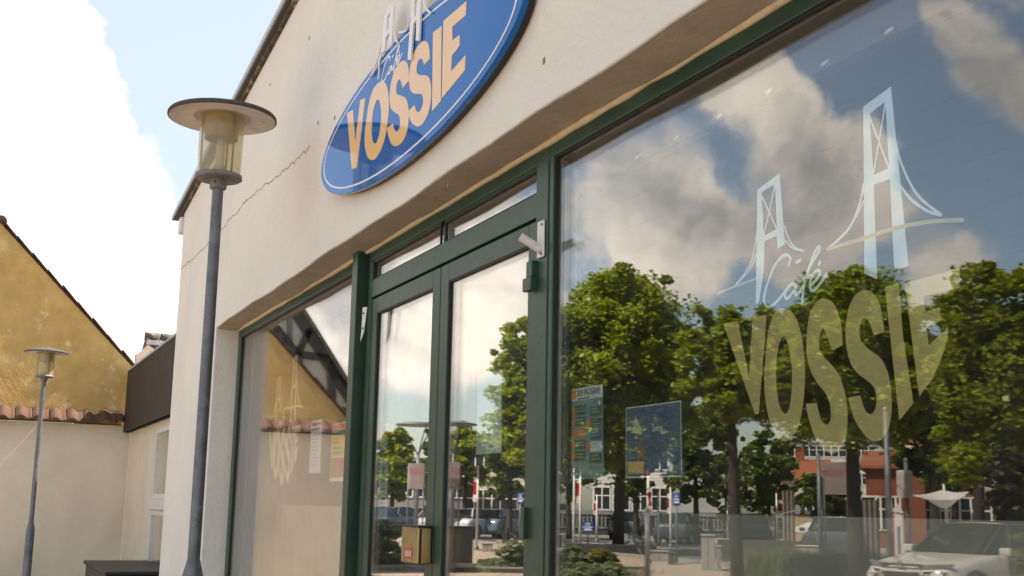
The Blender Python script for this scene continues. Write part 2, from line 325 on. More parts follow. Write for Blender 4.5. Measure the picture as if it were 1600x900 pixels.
# cracks in the plaster: thin jagged recess lines
def crack(pts, name='plaster_crack'):
    m_ = MB()
    P = []
    for (a, b) in zip(pts[:-1], pts[1:]):
        A, B = onY(*a, YW), onY(*b, YW); k = max(4, int(np.linalg.norm(B-A)/.04))
        for i in range(k): P.append(A+(B-A)*i/k+np.array([random.uniform(-.01, .01), 0, random.uniform(-.012, .012)]))
    for i in range(len(P)-1):
        wd = random.uniform(.0006, .0022)*(2.4 if random.random() < .15 else .8); a, b = P[i].copy(), P[i+1].copy(); a[1] = b[1] = YW-.0012
        m_.bar(a, b, .002, wd, up=(0, 1, 0)) if False else m_.obox((a+b)/2, Vector(b-a)*.55, (0, .0012, 0), Vector((-(b-a)[2], 0, (b-a)[0])).normalized()*wd)
    m_.build(name, mat('crack_dark', (.30, .22, .15), .95), cafe)
crack([(283, 420), (296, 408), (308, 398), (322, 385)]); crack([(322, 385), (352, 352), (380, 320), (412, 290), (428, 280), (455, 258), (487, 228)])
for x, y in ((483, 60), (523, 184), (497, 192), (422, 132), (520, 226), (345, 345), (850, 95), (700, 290)):
    p = onY(x, y, YW-.001); m_ = MB(); m_.obox(p, (.006, 0, .002), (0, .0015, 0), (-.001, 0, .009)); m_.build('plaster_chip', mat('chip_brown', (.28, .18, .1), .9), cafe)
p = onY(679, 266, YW-.001)

# shopfront frames -------------------------------------------------------------
def fbox(nm, x0, x1, z0, z1, yf=YF, d=.09, m=green, par=cafe, bev=.003):
    b = MB(); b.box((x0, yf, z0), (x1, yf+d, z1)); return b.build(nm, m, par, bevel=bev)
def pane(par, x0, x1, z0, z1, y=YG):
    b = MB(); b.box((x0, y, z0), (x1, y+.005, z1)); b.box((x0, y+.019, z0), (x1, y+.024, z1)); return b.build('pane', mirror_glass if x0 > -5.9 else side_glass, par)
def gasket(par, x0, x1, z0, z1, y=YG, g=.006):
    b = MB()
    b.box((x0-.001, y-.009, z0), (x0+g, y-.0005, z1)); b.box((x1-g, y-.009, z0), (x1+.001, y-.0005, z1)); b.box((x0+g, y-.009, z1-g), (x1-g, y-.0005, z1+.001)); b.box((x0+g, y-.009, z0-.001), (x1-g, y-.0005, z0+g))
    b.build('gasket', rubber, par)
    b = MB(); q = g*.75; y += .0055
    b.box((x0, y, z0), (x0+q+.003, y+.013, z1)); b.box((x1-q-.003, y, z0), (x1, y+.013, z1)); b.box((x0+q+.003, y, z1-q-.003), (x1-q-.003, y+.013, z1)); b.box((x0+q+.003, y, z0), (x1-q-.003, y+.013, z0+q+.003))
    b.build('spacer', alu, par)
def window(x0, x1, z0, z1, fl, fr, ft, fb):
    fr_ = MB(); fr_.box((x0, YF, z0), (x0+fl, YF+.09, z1)); fr_.box((x1-fr, YF, z0), (x1, YF+.09, z1))
    fr_.box((x0+fl, YF, z1-ft), (x1-fr, YF+.09, z1)); fr_.box((x0+fl, YF, z0), (x1-fr, YF+.09, z0+fb))
    w_ = fr_.build('window', green, cafe, bevel=.003)
    a = (x0+fl, x1-fr, z0+fb, z1-ft)
    pane(w_, *a); gasket(w_, *a)
    return w_
LW = window(OL+.002, -5.535, .25, 2.796, .09, .05, .066, .07)
RW = window(-3.44, XR-.05, .25, 2.796, .030, .09, .060, .07); RW['label'] = 'wide shop window with the street reflected in it'
b = MB(); b.box((OL+.03, YF+.02, 0), (-5.56, YF+.16, .249)); b.box((-3.3, YF+.02, 0), (XR, YF+.16, .249)); b.build('plinth', plaster, cafe)
# heavy post between window and doors, frame of the doors
fbox('post', -5.53, -5.445, 0, 2.796, YF-.045, .13)
fbox('post_recess', -5.445, -5.40, 0, 2.78, YF+.02, .07)
fbox('door_jamb', -5.40, -5.345, .02, 2.735, YF, .09)
b = MB(); b.box((-5.35, YF+.075, .0), (-3.52, YF+.08, 2.56)); b.build('door_backing_sheet', rubber, cafe)  # black sheet across the whole doorway, darkens the gaps and the glass
fbox('door_jamb', -3.533, -3.442, .02, 2.735, YF-.004, .094)
fbox('head_rail', -5.40, -3.442, 2.735, 2.796, YF, .09)
fbox('transom_bar', -5.345, -3.535, 2.556, 2.64, YF, .09)
tw = fbox('transom_mullion', -4.462, -4.412, 2.64, 2.735, YF+.03, .05)
for x0, x1 in ((-5.345, -4.462), (-4.412, -3.535)):
    f0 = MB(); f0.box((x0, YF+.006, 2.728), (x1, YF+.034, 2.735)); f1 = f0.build('transom_window', green, cafe); pane(f1, x0, x1, 2.64, 2.728); gasket(f1, x0, x1, 2.64, 2.728, g=.007)
b = MB(); b.box((-5.41, YF-.012, 2.536), (-3.46, YF+.0, 2.553)); 
def leaf(x0, x1, gl0, gl1, ztop=2.547):
    l = MB(); zt = 2.473; y = YF+.004
    l.box((x0, y, .03), (gl0, y+.06, ztop)); l.box((gl1, y, .03), (x1, y+.06, ztop)); l.box((gl0, y, zt), (gl1, y+.06, ztop)); l.box((gl0, y, .03), (gl1, y+.06, .32))
    d = l.build('door', green, cafe, bevel=.003); pane(d, gl0, gl1, .32, zt); gasket(d, gl0, gl1, .32, zt)
    return d
leaf(-5.343, -4.442, -5.262, -4.527); RD = leaf(-4.434, -3.541, -4.350, -3.602)
h = MB(); c = onY(841, 430, YF-.02); h.box((-3.560, YF-.024, 2.352), (-3.516, YF-.003, 2.405)); h.box((-3.575, YF-.030, 2.305), (-3.510, YF-.003, 2.349)); h.build('hinge', green, cafe, bevel=.002)
h = MB(); h.box((-3.575, YF-.022, 1.50), (-3.552, YF-.002, 1.60)); h.build('hinge', green, cafe, bevel=.002)

# room behind the glass --------------------------------------------------------
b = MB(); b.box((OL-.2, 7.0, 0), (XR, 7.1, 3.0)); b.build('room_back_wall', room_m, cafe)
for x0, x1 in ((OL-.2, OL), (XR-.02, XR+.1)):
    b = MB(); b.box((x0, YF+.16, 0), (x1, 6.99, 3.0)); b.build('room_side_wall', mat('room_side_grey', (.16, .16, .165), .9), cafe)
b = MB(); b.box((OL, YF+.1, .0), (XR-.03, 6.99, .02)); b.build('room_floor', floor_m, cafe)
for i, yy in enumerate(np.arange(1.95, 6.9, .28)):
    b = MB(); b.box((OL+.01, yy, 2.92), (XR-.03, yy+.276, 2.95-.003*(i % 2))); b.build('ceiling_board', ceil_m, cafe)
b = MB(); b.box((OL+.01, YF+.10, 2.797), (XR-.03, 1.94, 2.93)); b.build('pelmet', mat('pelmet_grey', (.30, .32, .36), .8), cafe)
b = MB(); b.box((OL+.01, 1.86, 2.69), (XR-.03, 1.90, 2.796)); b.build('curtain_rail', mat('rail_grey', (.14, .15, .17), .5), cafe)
for x in np.arange(-3.2, 0, .23):
    b = MB(); b.tube([(x, 1.853, 2.698), (x+.03, 1.850, 2.702)], .0045, 8); b.build('rail_clip', mat('clip_white', (.9, .9, .9), .3), cafe)
# waist-high partition panels set back of the glass
pan = mat('pale_partition', (.20, .205, .175), .8, var=.06, vscale=2)
b = MB(); b.box((-8.35, 1.98, 0), (-5.72, 2.01, 1.585)); part1 = b.build('screen_panel', mat('pale_partition_b', (.40, .36, .29), .8, var=.06, vscale=2)); tag(part1, 'low pale screen panel standing behind the left shop window', 'screen')
b = MB(); b.box((-3.34, 1.98, 0), (2.4, 2.01, 1.592)); part2 = b.build('screen_panel', pan); tag(part2, 'long low grey screen panel standing behind the wide right shop window', 'screen')
dl = empty('desk_lamp', 'small pale round desk lamp on a thin arm behind the wide window', 'lamp')
q = onY(1247, 797, 2.05); q0 = onY(1206, 806, 2.05)
b = MB(); b.tube([q0-np.array([0, -.05, .5]), q0, q], .004, 6); b.build('arm', alu, dl); b = MB(); b.lathe([(.001, -.004), (.013, -.003), (.014, .0), (.013, .003), (.001, .004)], (0, 0, 0), 20); hd = b.build('lamp_head', mat('lamp_head_pale', (.6, .65, .6), .5), dl); hd.rotation_euler = (rad(90), 0, 0); hd.location = q

# ------------------------------------------------------------------ bracket, door box, broken bracket
bk = empty('flagpole_bracket', 'white metal flagpole bracket screwed to the green post right of the doors', 'bracket', (-3.48, YF-.005, 2.47))
b = MB(); b.box((-.028, -.006, -.062), (.024, 0, .062)); b.build('plate', white_p, bk, bevel=.003)
b = MB(); b.tube([(0, -.004, -.036), (-.014, -.072, .004)], .0145, 18, cap=False); b.tube([(-.014, -.072, .004), (-.003, -.01, -.033)], .0120, 18, cap=False); b.build('socket_tube', white_p, bk)
b = MB()
for z in (.045, -.05): b.lathe([(.001, .002), (.005, .001), (.006, 0)], (0, 0, 0), 10)
for z in (.047, -.052):
    b = MB(); b.tube([(.012, -.0095, z), (.012, -.006, z)], .0045, 10); b.build('screw', zinc2, bk)
bb = empty('broken_bracket', 'bent white strip bracket on the green post left of the doors', 'bracket', tuple(onY(570, 506, YF-.045)))
b = MB(); b.prism([(-.05, -.003, -.075), (-.005, -.003, -.04), (.03, -.003, .075), (-.035, -.003, .082), (-.04, -.003, -.03)], (0, .003, 0)); b.build('plate', white_p, bb)
for z in (.05, -.02):
    b = MB(); b.tube([(-.01, -.007, z), (-.01, -.003, z)], .005, 8); b.build('screw', rubber, bb)
# brass box on the meeting stiles
brass = mat('brass_box', (.42, .31, .14), .33, .8, var=.25, vscale=14, bump=.05, bscale=20)
X1 = float(onY(675, 850, YF)[0]); d_ = ray(653, 850); Y1 = float(d_[1]/d_[0]*X1); X0 = float(onY(627, 850, Y1)[0]); zt, zb_ = float(onY(640, 823, Y1)[2]), float(onY(640, 880, Y1)[2])
bx = empty('letter_box', 'small brass coloured letter box with a red sticker on the left door', 'letter box', (X1, YF, zb_)); W_, D_, H0 = X0-X1, Y1-YF, zt-zb_
b = MB(); b.box((W_, D_, 0), (0, -.002, H0)); b.build('box', brass, bx, bevel=.004)
b = MB(); b.box((W_-.004, D_-.004, H0), (.004, -.001, H0+.006)); b.build('lid', darkbox, bx, bevel=.002)
b = MB(); b.box((-.001, D_+.004, .004), (.0025, D_+.014, H0-.004)); b.build('edge_shadow', darkbox, bx)  # dark strip put in for the shadow at the box edge and lid
b = MB(); b.box((W_*.80, D_-.0015, H0*.12), (W_*.32, D_-.0005, H0*.42)); stk = b.build('sticker', mat('red_sticker', (.55, .04, .03), .4), bx)
for i in range(4):
    x = W_*(.70-.10*i); b = MB(); b.box((x, D_-.0025, H0*.18), (x+.008, D_-.0017, H0*.34)); b.build('sticker_print', white_p, bx)

# ------------------------------------------------------------------ the logo shapes (crop coordinates of the window lettering)
def catmull(P, n=4, closed=True):
    P = [np.array(p, float) for p in P]; out = []; k = len(P)
    for i in range(k if closed else k-1):
        p0, p1, p2, p3 = (P[(i-1) % k], P[i], P[(i+1) % k], P[(i+2) % k]) if closed else (P[max(i-1, 0)], P[i], P[i+1], P[min(i+2, k-1)])
        for j in range(n):
            t = j/n; out.append(.5*((2*p1)+(-p0+p2)*t+(2*p0-5*p1+4*p2-p3)*t*t+(-p0+3*p1-3*p2+p3)*t**3))
    if not closed: out.append(P[-1])
    return out
LV = [(72, 252), (125, 240), (167, 448), (180, 229), (232, 218), (203, 584), (190, 586)]
LO = catmull([(297, 192), (335, 220), (362, 300), (374, 420), (368, 540), (345, 640), (300, 686), (255, 640), (232, 560), (224, 480), (228, 380), (240, 270), (262, 210)], 4)
LOi = catmull([(296, 300), (312, 330), (326, 420), (324, 510), (316, 560), (302, 584), (282, 560), (270, 500), (267, 430), (270, 370), (280, 320)], 4)
LS = [(514, 330), (474, 350), (458, 300), (442, 268), (430, 285), (425, 322), (435, 362), (470, 400), (503, 445), (522, 510), (531, 580), (528, 650), (512, 705), (485, 730), (450, 722), (420, 690), (400, 640), (385, 590), (378, 546), (418, 545), (425, 580), (440, 615), (458, 624), (470, 600), (468, 560), (455, 515), (420, 470), (395, 425), (382, 370), (380, 310), (386, 245), (402, 190), (425, 163), (448, 157), (475, 170), (495, 205), (508, 260)]
LS2 = [(667, 280), (628, 294), (615, 250), (597, 230), (583, 240), (575, 275), (582, 315), (610, 345), (650, 375), (675, 415), (690, 480), (695, 550), (690, 610), (675, 655), (650, 682), (625, 685), (595, 662), (560, 610), (543, 560), (536, 524), (579, 515), (590, 555), (605, 580), (622, 583), (636, 560), (638, 520), (625, 480), (600, 458), (560, 425), (537, 380), (526, 320), (526, 250), (537, 190), (560, 145), (590, 127), (620, 132), (645, 165), (660, 220)]
LI = [(670, 115), (721, 100), (736, 290), (775, 545), (723, 609)]
LE = [(743, 100), (948, 45), (945, 118), (812, 150), (820, 207), (873, 189), (877, 238), (824, 264), (832, 330), (905, 262), (902, 305), (875, 390), (842, 460), (797, 520)]
def soft(P, corners): # smooth an outline but keep the named corners sharp
    out = []; k = len(P)
    for i in range(k):
        p0, p1, p2, p3 = [np.array(P[j % k], float) for j in (i-1, i, i+1, i+2)]
        if i in corners: p0 = p1
        if (i+1) % k in corners: p3 = p2
        for j in range(3):
            t = j/3; out.append(.5*((2*p1)+(-p0+p2)*t+(2*p0-5*p1+4*p2-p3)*t*t+(-p0+3*p1-3*p2+p3)*t**3))
    return out
LSs = soft(LS, {0, 1, 18, 19}); LS2s = soft(LS2, {0, 1, 19, 20})
def unw6(p): q = onY(1100+p[0]/2.368, 400+p[1]/2.368, YG+.026); return np.array([q[0], q[2]])
def unw5(p): q = onY(1100+p[0]/2.368, 100+p[1]/2.368, YG+.026); return np.array([q[0], q[2]])
def flat(mb, outline, holes, y, th):
    """filled outline with holes -> solid plate in the XZ plane"""
    bm = bmesh.new(); es = []
    for loop in [outline]+holes:
        vs = [bm.verts.new((p[0], y, p[1])) for p in loop]; es += [bm.edges.new((vs[i], vs[(i+1) % len(vs)])) for i in range(len(vs))]
    r = bmesh.ops.triangle_fill(bm, use_beauty=True, use_dissolve=False, edges=es)
    fs = [g for g in r['geom'] if isinstance(g, bmesh.types.BMFace)]
    ex = bmesh.ops.extrude_face_region(bm, geom=fs); 
    for v in [g for g in ex['geom'] if isinstance(g, bmesh.types.BMVert)]: v.co.y += th
    bm.verts.ensure_lookup_table(); bm.verts.index_update()
    mb.add([v.co[:] for v in bm.verts], [[v.index for v in f.verts] for f in bm.faces]); bm.free()
def strip(mb, P, w_, y, th=.0006, taper=False):
    P = [np.array(p) for p in P]; n = len(P)
    for i in range(n-1):
        a, b = P[i], P[i+1]; d = b-a; l = np.linalg.norm(d)
        if l < 1e-6: continue
        k = w_*(1 if not taper else (.35+.65*math.sin(math.pi*(i+.5)/(n-1))))
        mb.obox(((a+b)[0]/2, y+th/2+i*1e-6, (a+b)[1]/2), (d[0]*.53, 0, d[1]*.53), (0, th/2, 0), (-d[1]/l*k/2, 0, d[0]/l*k/2))
BIGT = dict(out=[(590, 158), (692, 83), (757, 748), (705, 762), (688, 425), (628, 447), (641, 797), (594, 775)], hole=[(613, 184), (672, 138), (685, 385), (627, 412)])
SMT = dict(out=[(198, 465), (280, 405), (300, 668), (272, 683), (270, 635), (223, 657), (222, 760), (203, 882), (192, 888)], hole=[(213, 475), (264, 443), (270, 610), (222, 635)])
CAFE_STROKES = [[(312, 748), (319, 718), (298, 706), (262, 745), (234, 815), (222, 868), (232, 897), (258, 890), (300, 842)],
    [(335, 812), (316, 820), (299, 850), (306, 868), (325, 850), (342, 812), (336, 848), (350, 850), (372, 810)],
    [(372, 810), (388, 755), (408, 700), (424, 674), (426, 690), (395, 745), (372, 812), (362, 890)], [(366, 800), (412, 770)],
    [(392, 822), (422, 790), (428, 766), (412, 768), (396, 798), (392, 828), (404, 838), (432, 810), (458, 768)], [(424, 746), (431, 728)], [(340, 736), (358, 725)]]
def logo(par, mx, y, letters=True, film=cream_film, bfilm=blue_film, thick=.0006, lettermap=None, tw=1.0):
    if letters:
        for nm, o, hs in (('v', LV, []), ('o', LO, [LOi]), ('s', LSs, []), ('s', LS2s, []), ('i', LI, []), ('e', LE, [])):
            b = MB(); flat(b, [mx(unw6(p)) for p in o], [[mx(unw6(p)) for p in h_] for h_ in hs], y, thick); b.build('letter_'+nm, film, par, recalc=True)
    for t_ in (SMT, BIGT):
        b = MB(); flat(b, [mx(unw5(p)) for p in t_['out']], [[mx(unw5(p)) for p in t_['hole']]], y, thick); b.build('bridge_tower', bfilm, par)
    k = tw
    for a_, c_ in (((613, 195), (684, 385)), ((671, 148), (627, 406)), ((213, 485), (269, 610)), ((263, 450), (222, 630))):
        b = MB(); strip(b, [mx(unw5(a_)), mx(unw5(c_))], .0045*k, y+.0001, thick); b.build('bracing', bfilm, par)
    for P, w_ in (([(592, 440), (575, 520), (535, 610), (457, 685)], .006), ([(592, 505), (560, 570), (515, 635), (457, 685)], .004), ([(708, 290), (735, 380), (790, 485), (880, 560)], .006), ([(726, 450), (770, 505), (830, 545), (880, 560)], .006),
                  ([(197, 620), (178, 720), (150, 775), (110, 825)], .004), ([(194, 700), (170, 760), (110, 825)], .004), ([(297, 598), (315, 650), (340, 680), (371, 692)], .004), ([(300, 652), (330, 682), (371, 692)], .004)):
        b = MB(); strip(b, [mx(unw5(p)) for p in catmull(P, 6, False)], w_*k, y+.0002, thick); b.build('cable', bfilm, par)
    b = MB(); strip(b, [mx(unw5(p)) for p in catmull([(455, 685), (560, 655), (660, 622), (740, 600), (850, 582), (962, 577)], 5, False)], .0085*k, y-.0007, thick*.8); b.build('bridge_deck', film, par)
    b = MB(); strip(b, [mx(unw5(p)) for p in [(50, 848), (110, 825), (192, 795)]], .006*k, y-.0007, thick*.8); b.build('bridge_deck', film, par)
    for q_ in CAFE_STROKES: b = MB(); strip(b, [mx(unw5(p)) for p in catmull(q_, 5, False)], .0075*k, y+.0003, thick); b.build('script_stroke', bfilm, par)
wl = empty('window_lettering', 'large cream VOSSIE lettering with pale bridge on the wide right window', 'lettering')
logo(wl, lambda p: p, YG+.0255)
wl2 = empty('window_lettering', 'small cream VOSSIE lettering with bridge seen steeply on the left window', 'lettering')
logo(wl2, lambda p: (p[0]-5.0, p[1]-.03), YG+.0255, film=side_film, bfilm=side_film, tw=1.5)

# ------------------------------------------------------------------ oval sign
SX, SZ, SA, SB = -4.392, 3.205, 1.19, .282
signblue = mat('gloss_blue_enamel', (.002, .125, .43), .035, spec=.27, var=.08, vscale=3)
sign_cream = mat('sign_peach_film', (.88, .56, .27), .08, spec=.42)
signwhite = mat('sign_white_film', (.80, .76, .72), .3)
sg = empty('oval_sign', 'blue oval sign reading VOSSIE with peach letters on the cream gable', 'sign', (SX, YW, SZ))
ell = lambda a, b_, n=96: [(a*math.cos(2*math.pi*i/n), b_*math.sin(2*math.pi*i/n)) for i in range(n)]
b = MB(); flat(b, ell(SA, SB), [], -.05, .022); b.build('board', signblue, sg, bevel=.003)
b = MB(); flat(b, ell(SA-.003, SB-.003), [], -.0275, .018); b.build('backing', darkbox, sg)
b = MB(); flat(b, ell(SA-.052, SB-.026), [ell(SA-.066, SB-.034)], -.0512, .001); b.build('border_line', signwhite, sg)
bbw = lambda P: (min(p[0] for p in P), max(p[0] for p in P), min(p[1] for p in P), max(p[1] for p in P))
LETS = [('v', LV, [], (-5.165, -4.915, 3.074, 3.392)), ('o', LO, [LOi], (-4.862, -4.535, 3.034, 3.372)), ('s', LSs, [], (-4.545, -4.275, 3.010, 3.366)),
        ('s', LS2s, [], (-4.290, -4.027, 3.018, 3.362)), ('i', LI, [], (-4.040, -3.918, 3.040, 3.356)), ('e', LE, [], (-3.912, -3.675, 3.054, 3.356))]
def straight(nm, P):   # wall sign letters stand upright: even out tops
    return P
SI = [(.0, 1.0), (.72, .98), (1.0, .02), (.12, 0)]
for nm, P, hs, (x0, x1, z0, z1) in LETS:
    Q = [unw6(p) for p in P]; B_ = bbw(Q)
    f_ = lambda p: (x0+(p[0]-B_[0])/(B_[1]-B_[0])*(x1-x0)-SX, z0+(p[1]-B_[2])/(B_[3]-B_[2])*(z1-z0)-SZ)
    if nm == 'i': O = [(-4.030-SX, 3.354-SZ), (-3.938-SX, 3.347-SZ), (-3.922-SX, 3.050-SZ), (-4.012-SX, 3.038-SZ)]
    elif nm == 'e':
        O = [onY(480+a/3, c_/3, YW-.05) for a, c_ in ((640, 98), (748, 5), (745, 72), (682, 125), (682, 190), (716, 163), (716, 215), (680, 262), (676, 335), (744, 258), (740, 330), (632, 462))]; O = [(p[0]-SX, p[2]-SZ) for p in O]
    elif nm == 'v':
        O = [onY(480+a/3, c_/3, YW-.05) for a, c_ in ((188, 530), (216, 515), (226, 668), (250, 470), (274, 458), (234, 786), (210, 792))]; O = [(p[0]-SX, p[2]-SZ) for p in O]
    else: O = [f_(p) for p in Q]
    b = MB(); flat(b, O, [[f_(unw6(p)) for p in h_] for h_ in hs], -.0514, .0012); b.build('letter_'+nm, sign_cream, sg)
# bridge rising over the upper edge, cut in white sheet
def ts(p): q = onY(480+p[0]/3, p[1]/3, YW-.062); return (q[0]-SX, q[2]-SZ)
towers = [([(362, 75), (385, 20), (404, 30), (396, 205), (382, 205), (384, 150), (368, 180), (362, 240), (345, 250)], [(374, 80), (388, 58), (383, 130), (370, 152)]),
          ([(490, 10), (510, -60), (535, -70), (524, 190), (508, 190), (512, 90), (497, 115), (484, 280), (470, 280)], [(503, 10), (515, -20), (512, 65), (500, 88)])]
for o_, h_ in towers:
    b = MB(); flat(b, [ts(p) for p in o_], [[ts(p) for p in h_]], -.062, .008); b.build('bridge_tower', signwhite, sg)
for P, w_ in (([(355, 170), (340, 270), (300, 350)], .008), ([(400, 60), (404, 160), (420, 200)], .008), ([(484, 60), (460, 140), (425, 150)], .008), ([(535, -40), (548, 30), (575, 60)], .008), ([(335, 270), (330, 370)], .010), ([(350, 180), (325, 280), (290, 360)], .006)):
    b = MB(); strip(b, [ts(p) for p in catmull(P, 5, False)], w_, -.060, .004); b.build('cable', signwhite, sg)
def cs2(p): # script word placed on the sign
    x = 338+(p[0]-222)/(458-222)*95; y = 385-(897-p[1])/(897-674)*110-(p[0]-222)/(458-222)*75; return ts((x, y))
for q_ in CAFE_STROKES: b = MB(); strip(b, [cs2(p) for p in catmull(q_, 5, False)], .010, -.0514, .001); b.build('script_stroke', signwhite, sg)

# ------------------------------------------------------------------ paper posters inside the glass
YP = YG+.0262
def sheet(name, label, x0, x1, z0, z1, m, wob=.004, y=YP, cat='poster'):
    b = MB(); ph = random.uniform(0, 6)
    e = empty(name, label, cat, (x0, y, z0))
    def fn(u, v): return ((x1-x0)*u+(.004*math.sin(3*v+ph) if u > .9 else 0), .0004+wob*max(0, u-.7)*max(0, .35-v)*3+.0006*math.sin(5*u+ph), (z1-z0)*v)
    b.grid(fn, 10, 10); b.v += [(p[0], p[1]+.0006, p[2]) for p in b.v]; n = len(b.v)//2; F = list(b.f)
    b.f += [tuple(i+n for i in f[::-1]) for f in F]; b.sm += [True]*len(F)
    b.build('sheet', m, e, recalc=False); return e, x1-x0, z1-z0
def pr(e, x0, x1, z0, z1, m, k=1, nm='print'):
    b = MB(); b.box((x0, -.0004-.0003*k, z0), (x1, -.0003*k-.0002, z1)); return b.build(nm, m, e)
def disc(e, x, z, r, m, nm='print_dot', k=2):
    b = MB(); flat(b, [(x+r*math.cos(a), z+r*math.sin(a)) for a in np.linspace(0, 2*math.pi, 17)[:-1]], [], -.0004-.0003*k, .0002); return b.build(nm, m, e)
teal = mat('print_teal', (.12, .30, .30), .6); dgreen = mat('print_dark_green', (.03, .07, .04), .6); orange = mat('print_orange', (.50, .14, .04), .6); tealb = mat('print_blue', (.05, .22, .30), .6)
paper = mat('paper_white', (.50, .55, .55), .7); navy = mat('print_navy', (.03, .07, .14), .6); ink = mat('print_ink', (.03, .05, .06), .6)
RX = (rad(90), 0, 0)
e, w_, h_ = sheet('program_poster', 'teal and green event programme poster with orange dots, left side of wide window', -3.345, -3.14, 1.687, 1.967, mat('paper_teal', (.13, .24, .23), .7))
pr(e, 0.002, w_-.002, h_*.86, h_-.002, paper)
text('print_title', '2024 PROGRAM', .030, ink, e, (.036, -.0012, h_*.905), RX, sx=.72)
text('print_line', 'aktiviteter for alle', .010, ink, e, (.045, -.0012, h_*.868), RX)
for r_ in range(5):
    z = h_*(.70-.125*r_); pr(e, .028, .098, z, z+h_*.105, dgreen if r_ != 2 else orange, 1); disc(e, .016, z+.016, .013, orange)
    if r_ < 5: pr(e, .125, .198, z-.01, z+h_*.105-.010, [dgreen, dgreen, navy, paper, dgreen][r_], 1); disc(e, .112, z+.006, .014, [tealb, orange, tealb, orange, tealb][r_])
    for k in range(2): pr(e, .034, .088-.01*k, z+.010+.009*k, z+.013+.009*k, teal, 2); pr(e, .130, .19-.015*k, z+.002+.009*k, z+.005+.009*k, teal, 2)
disc(e, .016, .262, .017, orange); disc(e, .185, .225, .010, ink); disc(e, .185, .225, .0075, paper, k=3)
e, w_, h_ = sheet('music_poster', 'blue poster headed Swing with a pale border and curled corner, in wide window', -3.002, -2.708, 1.687, 1.886, navy, .02)
for a in ((0, w_, 0, .003), (0, w_, h_-.003, h_), (0, .003, .003, h_-.003), (w_-.003, w_, .003, h_-.003)): pr(e, *a, paper, 1, 'print_border')
text('print_title', 'Swing', .030, paper, e, (.145, -.0012, h_*.62), RX, sx=.8)
pr(e, .012, .10, .012, .045, mat('print_ochre', (.45, .32, .13), .6), 1); pr(e, .06, .105, .05, .10, mat('print_brown', (.16, .08, .05), .6), 1)
b = MB(); flat(b, [(.03, .125), (.055, .172), (.095, .130), (.085, .118), (.06, .124)], [], -.0012, .0002); b.build('print_bird', mat('print_olive', (.35, .40, .22), .6), e)
b = MB(); flat(b, [(.10, 0.02), (.10, .15), (.125, .165), (.14, .13), (.145, .02)], [], -.0010, .0002); b.build('print_figure', mat('print_slate', (.03, .07, .14), .6), e)
e, w_, h_ = sheet('paper_notice', 'white translucent paper sheet hanging inside the right door', -4.12, -3.89, 1.787, 2.083, mat('paper_pale', (.42, .50, .46), .7), cat='notice')
e, w_, h_ = sheet('paper_notice', 'narrow white printed notice with blue heading in the left window', -6.49, -6.27, 1.76, 2.045, mat('paper_lilac', (.85, .86, .90), .7), cat='notice')
pr(e, .02, .2, .255, .27, navy); pr(e, .03, .19, .23, .24, tealb)
for k in range(9): pr(e, .03, .19-.02*(k % 3), .2-.02*k, .204-.02*k, mat('print_grey', (.3, .33, .4), .6))
e, w_, h_ = sheet('colour_flyer', 'red, green and yellow printed flyer near right edge of the left window', -6.07, -5.80, 1.71, 2.005, mat('flyer_white', (.85, .84, .82), .7), cat='flyer')
red = mat('print_red', (.55, .05, .03), .6); yel = mat('print_yellow', (.75, .55, .05), .6)
pr(e, .01, .26, .265, .288, red); pr(e, .01, .26, .235, .262, mat('print_green', (.05, .25, .09), .6)); pr(e, .01, .26, .125, .230, yel); pr(e, .01, .14, .02, .12, orange); pr(e, .145, .26, .02, .12, red)
for k in range(3): pr(e, .03, .2-.03*k, .14+.025*k, .148+.025*k, ink, 2)
e, w_, h_ = sheet('reflection_board', 'pale board with swirl and small text, in place of a reflection at the lower left of the left door', -5.255, -5.13, 1.535, 1.80, paper, cat='notice')  # printed sheet standing in for a reflection in the door glass
pr(e, .0, .125, -.03, .0, ink); text('print_symbol', '@', .06, ink, e, (.045, -.0012, .20), RX, sx=.8); text('print_title', 'Vossie', .026, ink, e, (.03, -.0012, .165), RX, sx=.9)
for k in range(5): pr(e, .03, .10-.01*(k % 2), .13-.02*k, .134-.02*k, ink, 2)
e, w_, h_ = sheet('colour_flyer', 'pale flyer with red and blue picture above the board in the left door', -5.255, -5.16, 1.84, 1.96, mat('paper_warm', (.50, .45, .42), .7), cat='flyer')
pr(e, .01, .085, .06, .11, red); pr(e, .01, .085, .01, .055, tealb)

